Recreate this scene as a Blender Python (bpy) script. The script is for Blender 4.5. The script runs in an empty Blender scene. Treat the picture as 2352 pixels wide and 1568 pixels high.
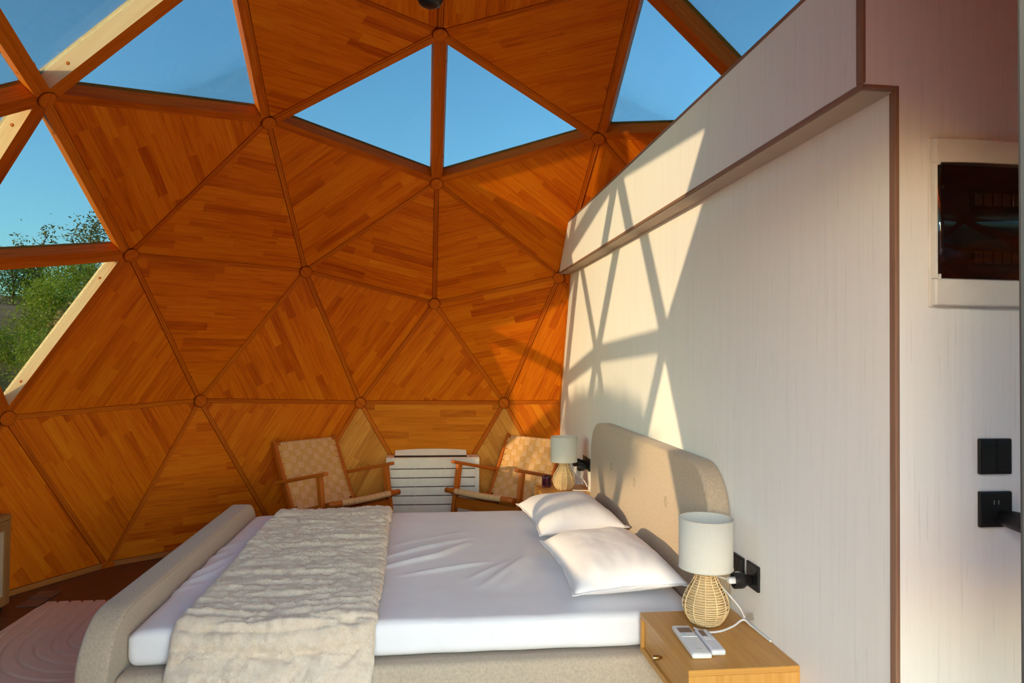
import bpy, bmesh, math, random
import numpy as np
from mathutils import Vector, Matrix, noise

scene = bpy.context.scene
COL = scene.collection
R = 3.0          # radius of the dome, metres
ZO = 0.54        # height of the sphere's centre above the floor
PI = math.pi

# ------------------------------------------------------------------ camera
cam_d = bpy.data.cameras.new('camera')
cam = bpy.data.objects.new('camera', cam_d)
COL.objects.link(cam)
_r = (-0.1203838, -0.9926864, 0.0090247)
_d = (0.0192655, -0.0114252, -0.9997491)
_f = (0.9925405, -0.1201798, 0.0205000)
cam.matrix_world = Matrix(((_r[0], -_d[0], -_f[0], -3.084),
                           (_r[1], -_d[1], -_f[1], 0.056),
                           (_r[2], -_d[2], -_f[2], 1.454),
                           (0, 0, 0, 1)))
cam_d.sensor_width = 36.0
cam_d.lens = 1610.23 / 2352 * 36.0
cam_d.clip_start = 0.02
cam_d.clip_end = 500
scene.camera = cam

# ------------------------------------------------------------------ world
SUN_EL, SUN_AZ = math.radians(9.1), math.radians(24.1)
SUN_DIR = Vector((math.sin(SUN_AZ) * math.cos(SUN_EL), -math.cos(SUN_AZ) * math.cos(SUN_EL), -math.sin(SUN_EL)))
world = bpy.data.worlds.new('world')
scene.world = world
world.use_nodes = True
wn, wl = world.node_tree.nodes, world.node_tree.links
wn.clear()
wout = wn.new('ShaderNodeOutputWorld')
wbg = wn.new('ShaderNodeBackground')
wsky = wn.new('ShaderNodeTexSky')
wsky.sky_type = 'NISHITA'
wsky.sun_disc = False
wsky.sun_elevation = SUN_EL
wsky.sun_rotation = -SUN_AZ
wsky.air_density, wsky.dust_density, wsky.ozone_density = 1.0, 1.3, 0.8
whsv = wn.new('ShaderNodeHueSaturation')
whsv.inputs['Saturation'].default_value = 1.0
wbg.inputs['Strength'].default_value = 5.1
wl.new(wsky.outputs[0], whsv.inputs['Color'])
wl.new(whsv.outputs[0], wbg.inputs[0])
wl.new(wbg.outputs[0], wout.inputs[0])

# ------------------------------------------------------------------ sun
sun_d = bpy.data.lights.new('sun', 'SUN')
sun_d.energy = 146.0
sun_d.angle = math.radians(0.6)
sun_d.color = (1.0, 0.352, 0.148)
sun = bpy.data.objects.new('sun', sun_d)
COL.objects.link(sun)
sun.location = (-8, 18, 6)
sun.rotation_euler = SUN_DIR.to_track_quat('-Z', 'Y').to_euler()

# ------------------------------------------------------------------ view
vs = scene.view_settings
vs.view_transform = 'Standard'
vs.look = 'None'
vs.exposure = 0.0
vs.gamma = 1.0
vs.use_curve_mapping = False
scene.cycles.max_bounces = 10
scene.cycles.diffuse_bounces = 7
scene.cycles.transparent_max_bounces = 16
scene.cycles.use_denoising = True

# ================================================================== materials
MATS = {}
def new_mat(name, rough=0.6, spec=0.3):
    m = bpy.data.materials.new(name)
    m.use_nodes = True
    nt = m.node_tree
    b = nt.nodes['Principled BSDF']
    b.inputs['Roughness'].default_value = rough
    b.inputs['Specular IOR Level'].default_value = spec
    MATS[name] = m
    return m, nt.nodes, nt.links, b

def ramp(nodes, stops, interp='LINEAR'):
    n = nodes.new('ShaderNodeValToRGB')
    c = n.color_ramp
    c.interpolation = interp
    c.elements[0].position, c.elements[0].color = stops[0][0], (*stops[0][1], 1)
    c.elements[1].position, c.elements[1].color = stops[-1][0], (*stops[-1][1], 1)
    for p, col in stops[1:-1]:
        e = c.elements.new(p); e.color = (*col, 1)
    return n

def coords(nodes, links, kind='Object', scale=(1, 1, 1), rot=(0, 0, 0)):
    tc = nodes.new('ShaderNodeTexCoord')
    mp = nodes.new('ShaderNodeMapping')
    mp.inputs['Scale'].default_value = scale
    mp.inputs['Rotation'].default_value = rot
    links.new(tc.outputs[kind], mp.inputs[0])
    return mp

def noise_tex(nodes, links, vec, scale=5, detail=4, rough=0.55, dist=0.0):
    n = nodes.new('ShaderNodeTexNoise')
    n.inputs['Scale'].default_value = scale
    n.inputs['Detail'].default_value = detail
    n.inputs['Roughness'].default_value = rough
    n.inputs['Distortion'].default_value = dist
    if vec is not None:
        links.new(vec.outputs[0], n.inputs['Vector'])
    return n

def bump(nodes, links, b, height, strength=0.3, dist=0.002):
    n = nodes.new('ShaderNodeBump')
    n.inputs['Strength'].default_value = strength
    n.inputs['Distance'].default_value = dist
    links.new(height, n.inputs['Height'])
    links.new(n.outputs[0], b.inputs['Normal'])
    return n

def flat(name, col, rough=0.6, spec=0.3, var=0.04, metal=0.0):
    """plain colour with a very light procedural mottling"""
    m, n, l, b = new_mat(name, rough, spec)
    mp = coords(n, l, 'Object')
    t = noise_tex(n, l, mp, 14, 3)
    r = ramp(n, [(0.3, tuple(c * (1 - var) for c in col)), (0.7, tuple(min(1, c * (1 + var)) for c in col))])
    l.new(t.outputs[0], r.inputs[0])
    l.new(r.outputs[0], b.inputs['Base Color'])
    b.inputs['Metallic'].default_value = metal
    return m

def wood_uv(name, light, mid, dark, rough=0.42, tone_amt=1.0, spec=0.35, base=0.5):
    """wood whose grain runs along U of the UV map (metres); attribute 'tone' shifts each stave"""
    m, n, l, b = new_mat(name, rough, spec)
    mp = coords(n, l, 'UV', (1, 1, 1))
    mpg = n.new('ShaderNodeMapping'); mpg.inputs['Scale'].default_value = (2.2, 55, 1)
    l.new(mp.outputs[0], mpg.inputs[0])
    g1 = noise_tex(n, l, mpg, 1.0, 5, 0.6, 0.5)
    mpw = n.new('ShaderNodeMapping'); mpw.inputs['Scale'].default_value = (1.6, 16, 1)
    l.new(mp.outputs[0], mpw.inputs[0])
    g2 = noise_tex(n, l, mpw, 1.2, 3, 0.5, 1.6)
    at = n.new('ShaderNodeAttribute'); at.attribute_name = 'tone'
    ad = n.new('ShaderNodeMath'); ad.operation = 'MULTIPLY_ADD'
    l.new(at.outputs['Fac'], ad.inputs[0]); ad.inputs[1].default_value = tone_amt; ad.inputs[2].default_value = base
    m1 = n.new('ShaderNodeMath'); m1.operation = 'MULTIPLY_ADD'
    l.new(g1.outputs[0], m1.inputs[0]); m1.inputs[1].default_value = 0.75
    sb = n.new('ShaderNodeMath'); sb.operation = 'SUBTRACT'
    l.new(ad.outputs[0], sb.inputs[0]); sb.inputs[1].default_value = 0.70
    l.new(sb.outputs[0], m1.inputs[2])
    m2 = n.new('ShaderNodeMath'); m2.operation = 'MULTIPLY_ADD'
    l.new(g2.outputs[0], m2.inputs[0]); m2.inputs[1].default_value = 0.65
    l.new(m1.outputs[0], m2.inputs[2])
    mps = n.new('ShaderNodeMapping'); mps.inputs['Scale'].default_value = (3.0, 120, 1)
    l.new(mp.outputs[0], mps.inputs[0])
    g3 = noise_tex(n, l, mps, 1.0, 3, 0.6, 0.8)
    r3 = ramp(n, [(0.30, (0.0, 0.0, 0.0)), (0.46, (1, 1, 1))])
    l.new(g3.outputs[0], r3.inputs[0])
    m3 = n.new('ShaderNodeMath'); m3.operation = 'MULTIPLY_ADD'
    l.new(r3.outputs[0], m3.inputs[0]); m3.inputs[1].default_value = 0.22
    s3 = n.new('ShaderNodeMath'); s3.operation = 'SUBTRACT'
    l.new(m2.outputs[0], s3.inputs[0]); s3.inputs[1].default_value = 0.18
    l.new(s3.outputs[0], m3.inputs[2])
    r = ramp(n, [(0.0, dark), (0.5, mid), (1.0, light)])
    l.new(m3.outputs[0], r.inputs[0])
    l.new(r.outputs[0], b.inputs['Base Color'])
    bump(n, l, b, g1.outputs[0], 0.08, 0.001)
    return m

wood_uv('dome_wood', (0.88, 0.295, 0.010), (0.72, 0.168, 0.003), (0.42, 0.060, 0.002), 0.55, 1.0, spec=0.10)
wood_uv('dome_wood_pale', (0.88, 0.44, 0.085), (0.74, 0.32, 0.048), (0.46, 0.15, 0.015), 0.55, 1.0, spec=0.10)
wood_uv('dome_wood_gold', (0.86, 0.33, 0.020), (0.74, 0.225, 0.008), (0.46, 0.10, 0.004), 0.55, 1.0, spec=0.10)
wood_uv('strut_wood', (0.76, 0.225, 0.012), (0.60, 0.135, 0.005), (0.34, 0.052, 0.002), 0.55, 1.0, spec=0.10)
wood_uv('reveal_wood', (0.95, 0.72, 0.42), (0.90, 0.64, 0.34), (0.72, 0.46, 0.20), 0.55, 1.0, spec=0.10)
wood_uv('skirting_wood', (0.62, 0.28, 0.075), (0.48, 0.19, 0.045), (0.30, 0.10, 0.02), 0.45)
wood_uv('oak', (0.68, 0.37, 0.10), (0.57, 0.28, 0.062), (0.42, 0.18, 0.035), 0.40)
wood_uv('chair_wood', (0.62, 0.18, 0.014), (0.48, 0.112, 0.008), (0.28, 0.050, 0.003), 0.36)
wood_uv('cabinet_wood', (0.45, 0.25, 0.09), (0.36, 0.185, 0.06), (0.25, 0.115, 0.035), 0.5)
wood_uv('floor_wood', (0.20, 0.085, 0.030), (0.14, 0.055, 0.020), (0.085, 0.032, 0.012), 0.45)
wood_uv('trim_wood', (0.34, 0.20, 0.13), (0.27, 0.15, 0.10), (0.19, 0.10, 0.065), 0.5)
wood_uv('bark', (0.22, 0.15, 0.10), (0.15, 0.10, 0.06), (0.08, 0.05, 0.03), 0.9)

# white wall board: faint vertical streaks
m, n, l, b = new_mat('wall_board', 0.55, 0.25)
mp = coords(n, l, 'Object', (60, 60, 1.4))
t1 = noise_tex(n, l, mp, 1.0, 4, 0.6, 0.2)
mp2 = coords(n, l, 'Object', (9, 9, 0.25))
t2 = noise_tex(n, l, mp2, 1.0, 3)
mp3 = coords(n, l, 'Object', (150, 150, 5))
t3 = noise_tex(n, l, mp3, 1.0, 2)
r3 = ramp(n, [(0.30, (0.66, 0.66, 0.66)), (0.36, (1, 1, 1))])
l.new(t3.outputs[0], r3.inputs[0])
r1 = ramp(n, [(0.25, (0.825, 0.82, 0.812)), (0.5, (0.87, 0.865, 0.858)), (0.8, (0.89, 0.886, 0.88))])
mx = n.new('ShaderNodeMix'); mx.data_type = 'FLOAT'; mx.inputs[0].default_value = 0.25
l.new(t1.outputs[0], mx.inputs[2]); l.new(t2.outputs[0], mx.inputs[3])
l.new(mx.outputs[0], r1.inputs[0])
mm = n.new('ShaderNodeMix'); mm.data_type = 'RGBA'; mm.blend_type = 'MULTIPLY'; mm.inputs[0].default_value = 0.24
l.new(r1.outputs[0], mm.inputs[6]); l.new(r3.outputs[0], mm.inputs[7])
l.new(mm.outputs[2], b.inputs['Base Color'])
bump(n, l, b, t1.outputs[0], 0.05, 0.001)

# upholstery weave
def weave_mat(name, c1, c2, scale=300, axes=(0, 2)):
    m, n, l, b = new_mat(name, 0.92, 0.1)
    mp = coords(n, l, 'Object', (scale, scale, scale))
    sep = n.new('ShaderNodeSeparateXYZ'); l.new(mp.outputs[0], sep.inputs[0])
    add = n.new('ShaderNodeMath'); add.operation = 'ADD'
    l.new(sep.outputs[0], add.inputs[0]); l.new(sep.outputs[1], add.inputs[1])
    s1 = n.new('ShaderNodeMath'); s1.operation = 'SINE'; l.new(add.outputs[0], s1.inputs[0])
    s2 = n.new('ShaderNodeMath'); s2.operation = 'SINE'; l.new(sep.outputs[2], s2.inputs[0])
    mu = n.new('ShaderNodeMath'); mu.operation = 'MULTIPLY'
    l.new(s1.outputs[0], mu.inputs[0]); l.new(s2.outputs[0], mu.inputs[1])
    mp2 = coords(n, l, 'Object', (1, 1, 1))
    t = noise_tex(n, l, mp2, 120, 3)
    mad = n.new('ShaderNodeMath'); mad.operation = 'MULTIPLY_ADD'
    l.new(mu.outputs[0], mad.inputs[0]); mad.inputs[1].default_value = 0.22; l.new(t.outputs[0], mad.inputs[2])
    r = ramp(n, [(0.25, c2), (0.75, c1)])
    l.new(mad.outputs[0], r.inputs[0])
    l.new(r.outputs[0], b.inputs['Base Color'])
    bump(n, l, b, mad.outputs[0], 0.35, 0.0015)
    b.inputs['Sheen Weight'].default_value = 0.15
    return m
weave_mat('bed_fabric', (0.55, 0.44, 0.33), (0.41, 0.32, 0.235), 1300)
weave_mat('seam_fabric', (0.40, 0.32, 0.23), (0.28, 0.22, 0.15), 900)

# cotton
m, n, l, b = new_mat('cotton', 0.85, 0.15)
mp = coords(n, l, 'Object', (1, 1, 1))
t = noise_tex(n, l, mp, 9, 4)
r = ramp(n, [(0.3, (0.83, 0.80, 0.81)), (0.7, (0.87, 0.84, 0.85))]); l.new(t.outputs[0], r.inputs[0])
l.new(r.outputs[0], b.inputs['Base Color'])
t = noise_tex(n, l, mp, 700, 2)
bump(n, l, b, t.outputs[0], 0.08, 0.0006)
b.inputs['Sheen Weight'].default_value = 0.1

# fur throw
m, n, l, b = new_mat('fur', 0.95, 0.05)
mp = coords(n, l, 'Object', (1, 1, 1))
t = noise_tex(n, l, mp, 45, 5, 0.7)
r = ramp(n, [(0.2, (0.72, 0.54, 0.39)), (0.5, (0.86, 0.69, 0.53)), (0.8, (0.93, 0.79, 0.64))])
l.new(t.outputs[0], r.inputs[0]); l.new(r.outputs[0], b.inputs['Base Color'])
t2 = noise_tex(n, l, mp, 260, 3, 0.7)
bump(n, l, b, t2.outputs[0], 0.8, 0.006)
b.inputs['Sheen Weight'].default_value = 0.25

# rug pile
m, n, l, b = new_mat('rug_pile', 0.97, 0.05)
mp = coords(n, l, 'Object', (1, 1, 1))
t = noise_tex(n, l, mp, 180, 3, 0.7)
r = ramp(n, [(0.25, (0.70, 0.53, 0.39)), (0.75, (0.86, 0.68, 0.52))])
l.new(t.outputs[0], r.inputs[0]); l.new(r.outputs[0], b.inputs['Base Color'])
bump(n, l, b, t.outputs[0], 0.6, 0.003)

# lamp shade (thin cloth that lets light through)
m, n, l, b = new_mat('lamp_shade_cloth', 0.9, 0.1)
mp = coords(n, l, 'Object', (1, 1, 1))
t = noise_tex(n, l, mp, 220, 2)
r = ramp(n, [(0.3, (0.80, 0.78, 0.70)), (0.7, (0.86, 0.84, 0.77))]); l.new(t.outputs[0], r.inputs[0])
l.new(r.outputs[0], b.inputs['Base Color'])
tr = n.new('ShaderNodeBsdfTranslucent'); tr.inputs[0].default_value = (0.85, 0.82, 0.74, 1)
ms = n.new('ShaderNodeMixShader'); ms.inputs[0].default_value = 0.25
out = n['Material Output']
l.new(b.outputs[0], ms.inputs[1]); l.new(tr.outputs[0], ms.inputs[2]); l.new(ms.outputs[0], out.inputs[0])

# panes
def pane_mat(name, tint, gloss=0.07):
    m = bpy.data.materials.new(name); m.use_nodes = True
    n, l = m.node_tree.nodes, m.node_tree.links
    n.clear()
    out = n.new('ShaderNodeOutputMaterial')
    tr = n.new('ShaderNodeBsdfTransparent'); tr.inputs[0].default_value = (*tint, 1)
    gl = n.new('ShaderNodeBsdfGlossy'); gl.inputs['Roughness'].default_value = 0.03
    lw = n.new('ShaderNodeLayerWeight'); lw.inputs[0].default_value = 0.25
    mu = n.new('ShaderNodeMath'); mu.operation = 'MULTIPLY_ADD'; mu.inputs[1].default_value = 0.35; mu.inputs[2].default_value = gloss * 0.3
    l.new(lw.outputs['Fresnel'], mu.inputs[0])
    tc = n.new('ShaderNodeTexCoord'); nz = n.new('ShaderNodeTexNoise'); nz.inputs['Scale'].default_value = 3.0
    l.new(tc.outputs['Object'], nz.inputs['Vector'])
    rp = n.new('ShaderNodeValToRGB')
    rp.color_ramp.elements[0].color = (*[c * 0.985 for c in tint], 1); rp.color_ramp.elements[1].color = (*tint, 1)
    l.new(nz.outputs[0], rp.inputs[0]); l.new(rp.outputs[0], tr.inputs[0])
    ms = n.new('ShaderNodeMixShader')
    l.new(mu.outputs[0], ms.inputs[0]); l.new(tr.outputs[0], ms.inputs[1]); l.new(gl.outputs[0], ms.inputs[2])
    l.new(ms.outputs[0], out.inputs[0])
    MATS[name] = m
pane_mat('pane_glass', (0.146, 0.212, 0.243))
pane_mat('pane_screened', (0.131, 0.190, 0.218))
pane_mat('pane_thin', (0.160, 0.232, 0.266))
pane_mat('pane_clear', (0.98, 0.985, 0.985))
pane_mat('smoked_plastic', (0.62, 0.55, 0.55), 0.10)

m, n, l, b = new_mat('purple_glass', 0.06, 0.5)
b.inputs['Base Color'].default_value = (0.22, 0.05, 0.12, 1)
b.inputs['Transmission Weight'].default_value = 0.85
mp = coords(n, l, 'Object'); t = noise_tex(n, l, mp, 60, 2)
r = ramp(n, [(0.3, (0.18, 0.035, 0.09)), (0.7, (0.30, 0.08, 0.15))]); l.new(t.outputs[0], r.inputs[0])
l.new(r.outputs[0], b.inputs['Base Color'])

flat('white_plastic', (0.88, 0.85, 0.79), 0.42)
flat('heater_white', (0.93, 0.85, 0.72), 0.45)
flat('remote_white', (0.74, 0.74, 0.72), 0.40)
flat('remote_grey', (0.66, 0.67, 0.70), 0.40)
flat('remote_mark', (0.35, 0.36, 0.36), 0.6)
flat('teal_button', (0.30, 0.50, 0.52), 0.5)
flat('screen_dark', (0.16, 0.11, 0.10), 0.25)
flat('black_plastic', (0.012, 0.011, 0.012), 0.35)
flat('joint_dark', (0.10, 0.022, 0.004), 0.9, 0.05)
flat('dark_gap', (0.02, 0.014, 0.01), 0.8)
flat('brass', (0.55, 0.36, 0.14), 0.32, 0.5, 0.04, 1.0)
flat('cord_white', (0.80, 0.80, 0.80), 0.45)
flat('rattan', (0.78, 0.58, 0.32), 0.6, 0.3, 0.12)
flat('rattan_core', (0.60, 0.42, 0.20), 0.8)
flat('leather', (0.72, 0.44, 0.21), 0.55, 0.3, 0.06)
flat('leather_dark', (0.66, 0.37, 0.12), 0.55, 0.3, 0.06)
flat('cream_panel', (0.62, 0.54, 0.37), 0.6)
flat('frame_grey', (0.060, 0.066, 0.064), 0.45)
flat('soffit', (0.50, 0.40, 0.30), 0.7)  # shade under the bulkhead, put into the colour
flat('panel_purple', (0.055, 0.036, 0.040), 0.5)
flat('deck', (0.22, 0.27, 0.31), 0.85, 0.2, 0.10)
flat('red_mark', (0.35, 0.02, 0.04), 0.4)
flat('steel', (0.35, 0.34, 0.33), 0.4, 0.5, 0.04, 1.0)
flat('tag_silver', (0.42, 0.38, 0.34), 0.4, 0.4)
flat('box_white', (0.78, 0.76, 0.71), 0.42)
m, n, l, b = new_mat('led_red', 0.4, 0.3)
b.inputs['Base Color'].default_value = (0.6, 0.05, 0.02, 1)
b.inputs['Emission Color'].default_value = (1, 0.15, 0.05, 1)
b.inputs['Emission Strength'].default_value = 0.6

# leaves (translucent)
def leaf_mat(name, c1, c2):
    m, n, l, b = new_mat(name, 0.6, 0.25)
    mp = coords(n, l, 'Object'); t = noise_tex(n, l, mp, 2.5, 4)
    r = ramp(n, [(0.3, c1), (0.7, c2)]); l.new(t.outputs[0], r.inputs[0])
    l.new(r.outputs[0], b.inputs['Base Color'])
    tr = n.new('ShaderNodeBsdfTranslucent'); l.new(r.outputs[0], tr.inputs[0])
    ms = n.new('ShaderNodeMixShader'); ms.inputs[0].default_value = 0.35
    l.new(b.outputs[0], ms.inputs[1]); l.new(tr.outputs[0], ms.inputs[2]); l.new(ms.outputs[0], n['Material Output'].inputs[0])
leaf_mat('leaf_green', (0.14, 0.20, 0.012), (0.36, 0.40, 0.03))
leaf_mat('leaf_dark', (0.06, 0.10, 0.010), (0.16, 0.21, 0.02))
leaf_mat('leaf_olive', (0.10, 0.10, 0.02), (0.20, 0.18, 0.05))
leaf_mat('leaf_dry', (0.26, 0.17, 0.045), (0.42, 0.28, 0.09))
m, n, l, b = new_mat('hill_soil', 0.95, 0.1)
mp = coords(n, l, 'Object'); t = noise_tex(n, l, mp, 0.55, 6, 0.65)
r = ramp(n, [(0.30, (0.10, 0.085, 0.025)), (0.48, (0.24, 0.15, 0.06)), (0.60, (0.46, 0.24, 0.12)), (0.75, (0.22, 0.17, 0.05))])
l.new(t.outputs[0], r.inputs[0]); l.new(r.outputs[0], b.inputs['Base Color'])

# ================================================================== mesh helpers
def M(name): return MATS[name]

def obj(name, verts, faces, mat, parent=None, smooth=False, loc=None, uvs=None, tone=None):
    me = bpy.data.meshes.new(name)
    me.from_pydata([tuple(v) for v in verts], [], faces)
    if smooth:
        me.polygons.foreach_set('use_smooth', [True] * len(me.polygons))
    if mat: me.materials.append(M(mat) if isinstance(mat, str) else mat)
    if uvs is not None:
        ul = me.uv_layers.new(name='UVMap')
        idx = np.zeros(len(me.loops), dtype=np.int32); me.loops.foreach_get('vertex_index', idx)
        ul.data.foreach_set('uv', np.asarray(uvs, dtype=np.float32)[idx].ravel())
    if tone is not None:
        at = me.attributes.new('tone', 'FLOAT', 'POINT')
        at.data.foreach_set('value', np.asarray(tone, dtype=np.float32))
    o = bpy.data.objects.new(name, me)
    COL.objects.link(o)
    if parent: o.parent = parent
    if loc is not None: o.location = loc
    return o

def wrap(name, me, mat, parent=None, loc=None):
    if mat: me.materials.append(M(mat) if isinstance(mat, str) else mat)
    o = bpy.data.objects.new(name, me); COL.objects.link(o)
    if parent: o.parent = parent
    if loc is not None: o.location = loc
    return o

def empty(name, loc=(0, 0, 0), rz=0.0):
    o = bpy.data.objects.new(name, None)
    o.empty_display_size = 0.1
    COL.objects.link(o)
    o.location = loc; o.rotation_euler = (0, 0, rz)
    return o

def tag(o, label, cat, group=None, kind=None):
    o['label'] = label
    o['category'] = cat
    if group: o['group'] = group
    if kind: o['kind'] = kind
    return o

def structure(o):
    o['kind'] = 'structure'
    return o

def copy_tree(o, parent=None):
    c = o.copy(); COL.objects.link(c); c.parent = parent
    for ch in list(o.children):
        copy_tree(ch, c)
    return c

def wood_box_uv(me, axis, rnd=None):
    """UV for a box-like mesh: U along `axis` (0,1,2)"""
    rnd = rnd or random
    ul = me.uv_layers.new(name='UVMap')
    ou, ov = rnd.random() * 20, rnd.random() * 20
    for p in me.polygons:
        nx = [abs(c) for c in p.normal]
        others = [a for a in (0, 1, 2) if a != axis]
        # choose the in-plane axis most orthogonal to the normal
        oth = others[0] if nx[others[0]] < nx[others[1]] else others[1]
        for li in p.loop_indices:
            v = me.vertices[me.loops[li].vertex_index].co
            ul.data[li].uv = (v[axis] + ou, v[oth] + ov + 0.37 * max(range(3), key=lambda k: nx[k]))

def box_mesh(name, lo, hi, bev=0.0, seg=2, axis=None):
    bm = bmesh.new()
    bmesh.ops.create_cube(bm, size=1.0)
    lo, hi = Vector(lo), Vector(hi)
    for v in bm.verts:
        v.co = Vector(((lo[i] + hi[i]) / 2 + v.co[i] * (hi[i] - lo[i]) for i in range(3)))
    if bev > 0:
        bmesh.ops.bevel(bm, geom=list(bm.edges), offset=bev, segments=seg, profile=0.5, affect='EDGES')
    me = bpy.data.meshes.new(name)
    bm.normal_update()
    bm.to_mesh(me); bm.free()
    if axis is not None: wood_box_uv(me, axis)
    return me

def box(name, lo, hi, mat, parent=None, bev=0.0, seg=2, axis=None, smooth=False, loc=None):
    me = box_mesh(name, lo, hi, bev, seg, axis)
    if smooth: me.polygons.foreach_set('use_smooth', [True] * len(me.polygons))
    return wrap(name, me, mat, parent, loc)

def frames(path):
    pts = [Vector(p) for p in path]
    T = []
    for i in range(len(pts)):
        a = pts[max(i - 1, 0)]; c = pts[min(i + 1, len(pts) - 1)]
        T.append((c - a).normalized())
    up = Vector((0, 0, 1)) if abs(T[0].z) < 0.9 else Vector((1, 0, 0))
    nrm = (up - T[0] * up.dot(T[0])).normalized()
    out = []
    for i, t in enumerate(T):
        nrm = (nrm - t * nrm.dot(t)).normalized()
        out.append((pts[i], t, nrm, t.cross(nrm)))
    return out

def tube(name, path, rad, mat, parent=None, seg=10, cap=True, uv=False, loc=None, closed=False, flat_=None):
    """round (or elliptical with flat_=(a,b)) tube along path; rad may be a list"""
    fr = frames(path); V = []; F = []; UV = []; L = 0
    ra = rad if isinstance(rad, (list, tuple)) else [rad] * len(fr)
    off = random.random() * 10
    for i, (p, t, n1, n2) in enumerate(fr):
        if i: L += (p - fr[i - 1][0]).length
        for k in range(seg):
            a = 2 * PI * k / seg
            sx, sy = (flat_ if flat_ else (1, 1))
            V.append(p + n1 * math.cos(a) * ra[i] * sx + n2 * math.sin(a) * ra[i] * sy)
            UV.append((L + off, a * ra[i] * 0.5 + off))
    m_ = len(fr)
    for i in range(m_ - 1 + (1 if closed else 0)):
        for k in range(seg):
            j = (i + 1) % m_
            F.append((i * seg + k, i * seg + (k + 1) % seg, j * seg + (k + 1) % seg, j * seg + k))
    if cap and not closed:
        F.append(tuple(reversed(range(seg)))); F.append(tuple(range((m_ - 1) * seg, m_ * seg)))
    return obj(name, V, F, mat, parent, True, loc, UV if uv else None)

def bar(name, p0, p1, w, h, mat, parent=None, bev=0.004, up=(0, 0, 1)):
    """rectangular timber from p0 to p1, width w (sideways), height h (along up)"""
    p0, p1 = Vector(p0), Vector(p1); L = (p1 - p0).length
    t = (p1 - p0).normalized(); u = Vector(up); u = (u - t * u.dot(t)).normalized(); s = u.cross(t)
    me = box_mesh(name, (0, -w / 2, -h / 2), (L, w / 2, h / 2), bev, 2, 0)
    mat4 = Matrix(((t.x, s.x, u.x, p0.x), (t.y, s.y, u.y, p0.y), (t.z, s.z, u.z, p0.z), (0, 0, 0, 1)))
    me.transform(mat4)
    return wrap(name, me, mat, parent)

def lathe(name, prof, mat, parent=None, seg=48, loc=None, smooth=True, cap=True):
    V = []; F = []
    for (r_, z_) in prof:
        for k in range(seg):
            a = 2 * PI * k / seg
            V.append((r_ * math.cos(a), r_ * math.sin(a), z_))
    for i in range(len(prof) - 1):
        for k in range(seg):
            F.append((i * seg + k, i * seg + (k + 1) % seg, (i + 1) * seg + (k + 1) % seg, (i + 1) * seg + k))
    if cap:
        F.append(tuple(reversed(range(seg)))); F.append(tuple(range((len(prof) - 1) * seg, len(prof) * seg)))
    return obj(name, V, F, mat, parent, smooth, loc)

def disc(name, c, nrm, r_, th, mat, parent=None, seg=24, bev=0.25):
    """a round button: axis nrm, from c to c + nrm*th, softened rim"""
    nrm = Vector(nrm).normalized(); c = Vector(c)
    a = nrm.orthogonal().normalized(); b_ = nrm.cross(a)
    prof = [(r_, 0), (r_, th * (1 - bev)), (r_ * 0.96, th * (1 - bev * 0.4)), (r_ * 0.86, th), (r_ * 0.5, th * 1.03)]
    V = []; F = []
    for (rr, hh) in prof:
        for k in range(seg):
            q = 2 * PI * k / seg
            V.append(c + nrm * hh + a * rr * math.cos(q) + b_ * rr * math.sin(q))
    for i in range(len(prof) - 1):
        for k in range(seg):
            F.append((i * seg + k, i * seg + (k + 1) % seg, (i + 1) * seg + (k + 1) % seg, (i + 1) * seg + k))
    F.append(tuple(range((len(prof) - 1) * seg, len(prof) * seg))); F.append(tuple(reversed(range(seg))))
    uv = [((v - c).dot(a) + 3.3, (v - c).dot(b_) + c.x) for v in V]
    return obj(name, V, F, mat, parent, False, None, uv)

def rounded_grid_box(lo, hi, rad, nx, ny, nz):
    """welded grid on a box surface, pushed onto a rounded box"""
    lo = np.array(lo, float); hi = np.array(hi, float)
    ns = (nx, ny, nz); idx = {}; V = []; F = []
    def vid(i, j, k):
        key = (i, j, k)
        if key not in idx:
            idx[key] = len(V)
            V.append(lo + (hi - lo) * np.array([i / nx, j / ny, k / nz]))
        return idx[key]
    for ax in range(3):
        u, v = [a for a in range(3) if a != ax]
        for side in (0, ns[ax]):
            for a in range(ns[u]):
                for c in range(ns[v]):
                    q = []
                    for (da, dc) in ((0, 0), (1, 0), (1, 1), (0, 1)):
                        t = [0, 0, 0]; t[ax] = side; t[u] = a + da; t[v] = c + dc
                        q.append(vid(*t))
                    flip = (side == 0) ^ (ax == 1)
                    F.append(tuple(reversed(q)) if flip else tuple(q))
    V = np.array(V)
    inn = np.clip(V, lo + rad, hi - rad)
    d = V - inn; L = np.linalg.norm(d, axis=1, keepdims=True); L[L == 0] = 1
    return inn + d / L * rad, F

def fbm(x, y, z, s, o=3):
    return noise.fractal(Vector((x * s, y * s, z * s)), 0.7, 2.0, o)

def slab_xz(name, pts, y0, y1, mat, parent=None):
    """polygon in the x-z plane extruded from y0 to y1"""
    nn = len(pts)
    V = [(x, y0, z) for x, z in pts] + [(x, y1, z) for x, z in pts]
    F = [tuple(range(nn)), tuple(reversed(range(nn, 2 * nn)))]
    for i in range(nn):
        j = (i + 1) % nn
        F.append((i, i + nn, j + nn, j))
    o = obj(name, V, F, mat, parent)
    fix_normals(o.data)
    return o

def fix_normals(me):
    bm = bmesh.new(); bm.from_mesh(me)
    bmesh.ops.recalc_face_normals(bm, faces=bm.faces)
    bm.to_mesh(me); bm.free()

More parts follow.
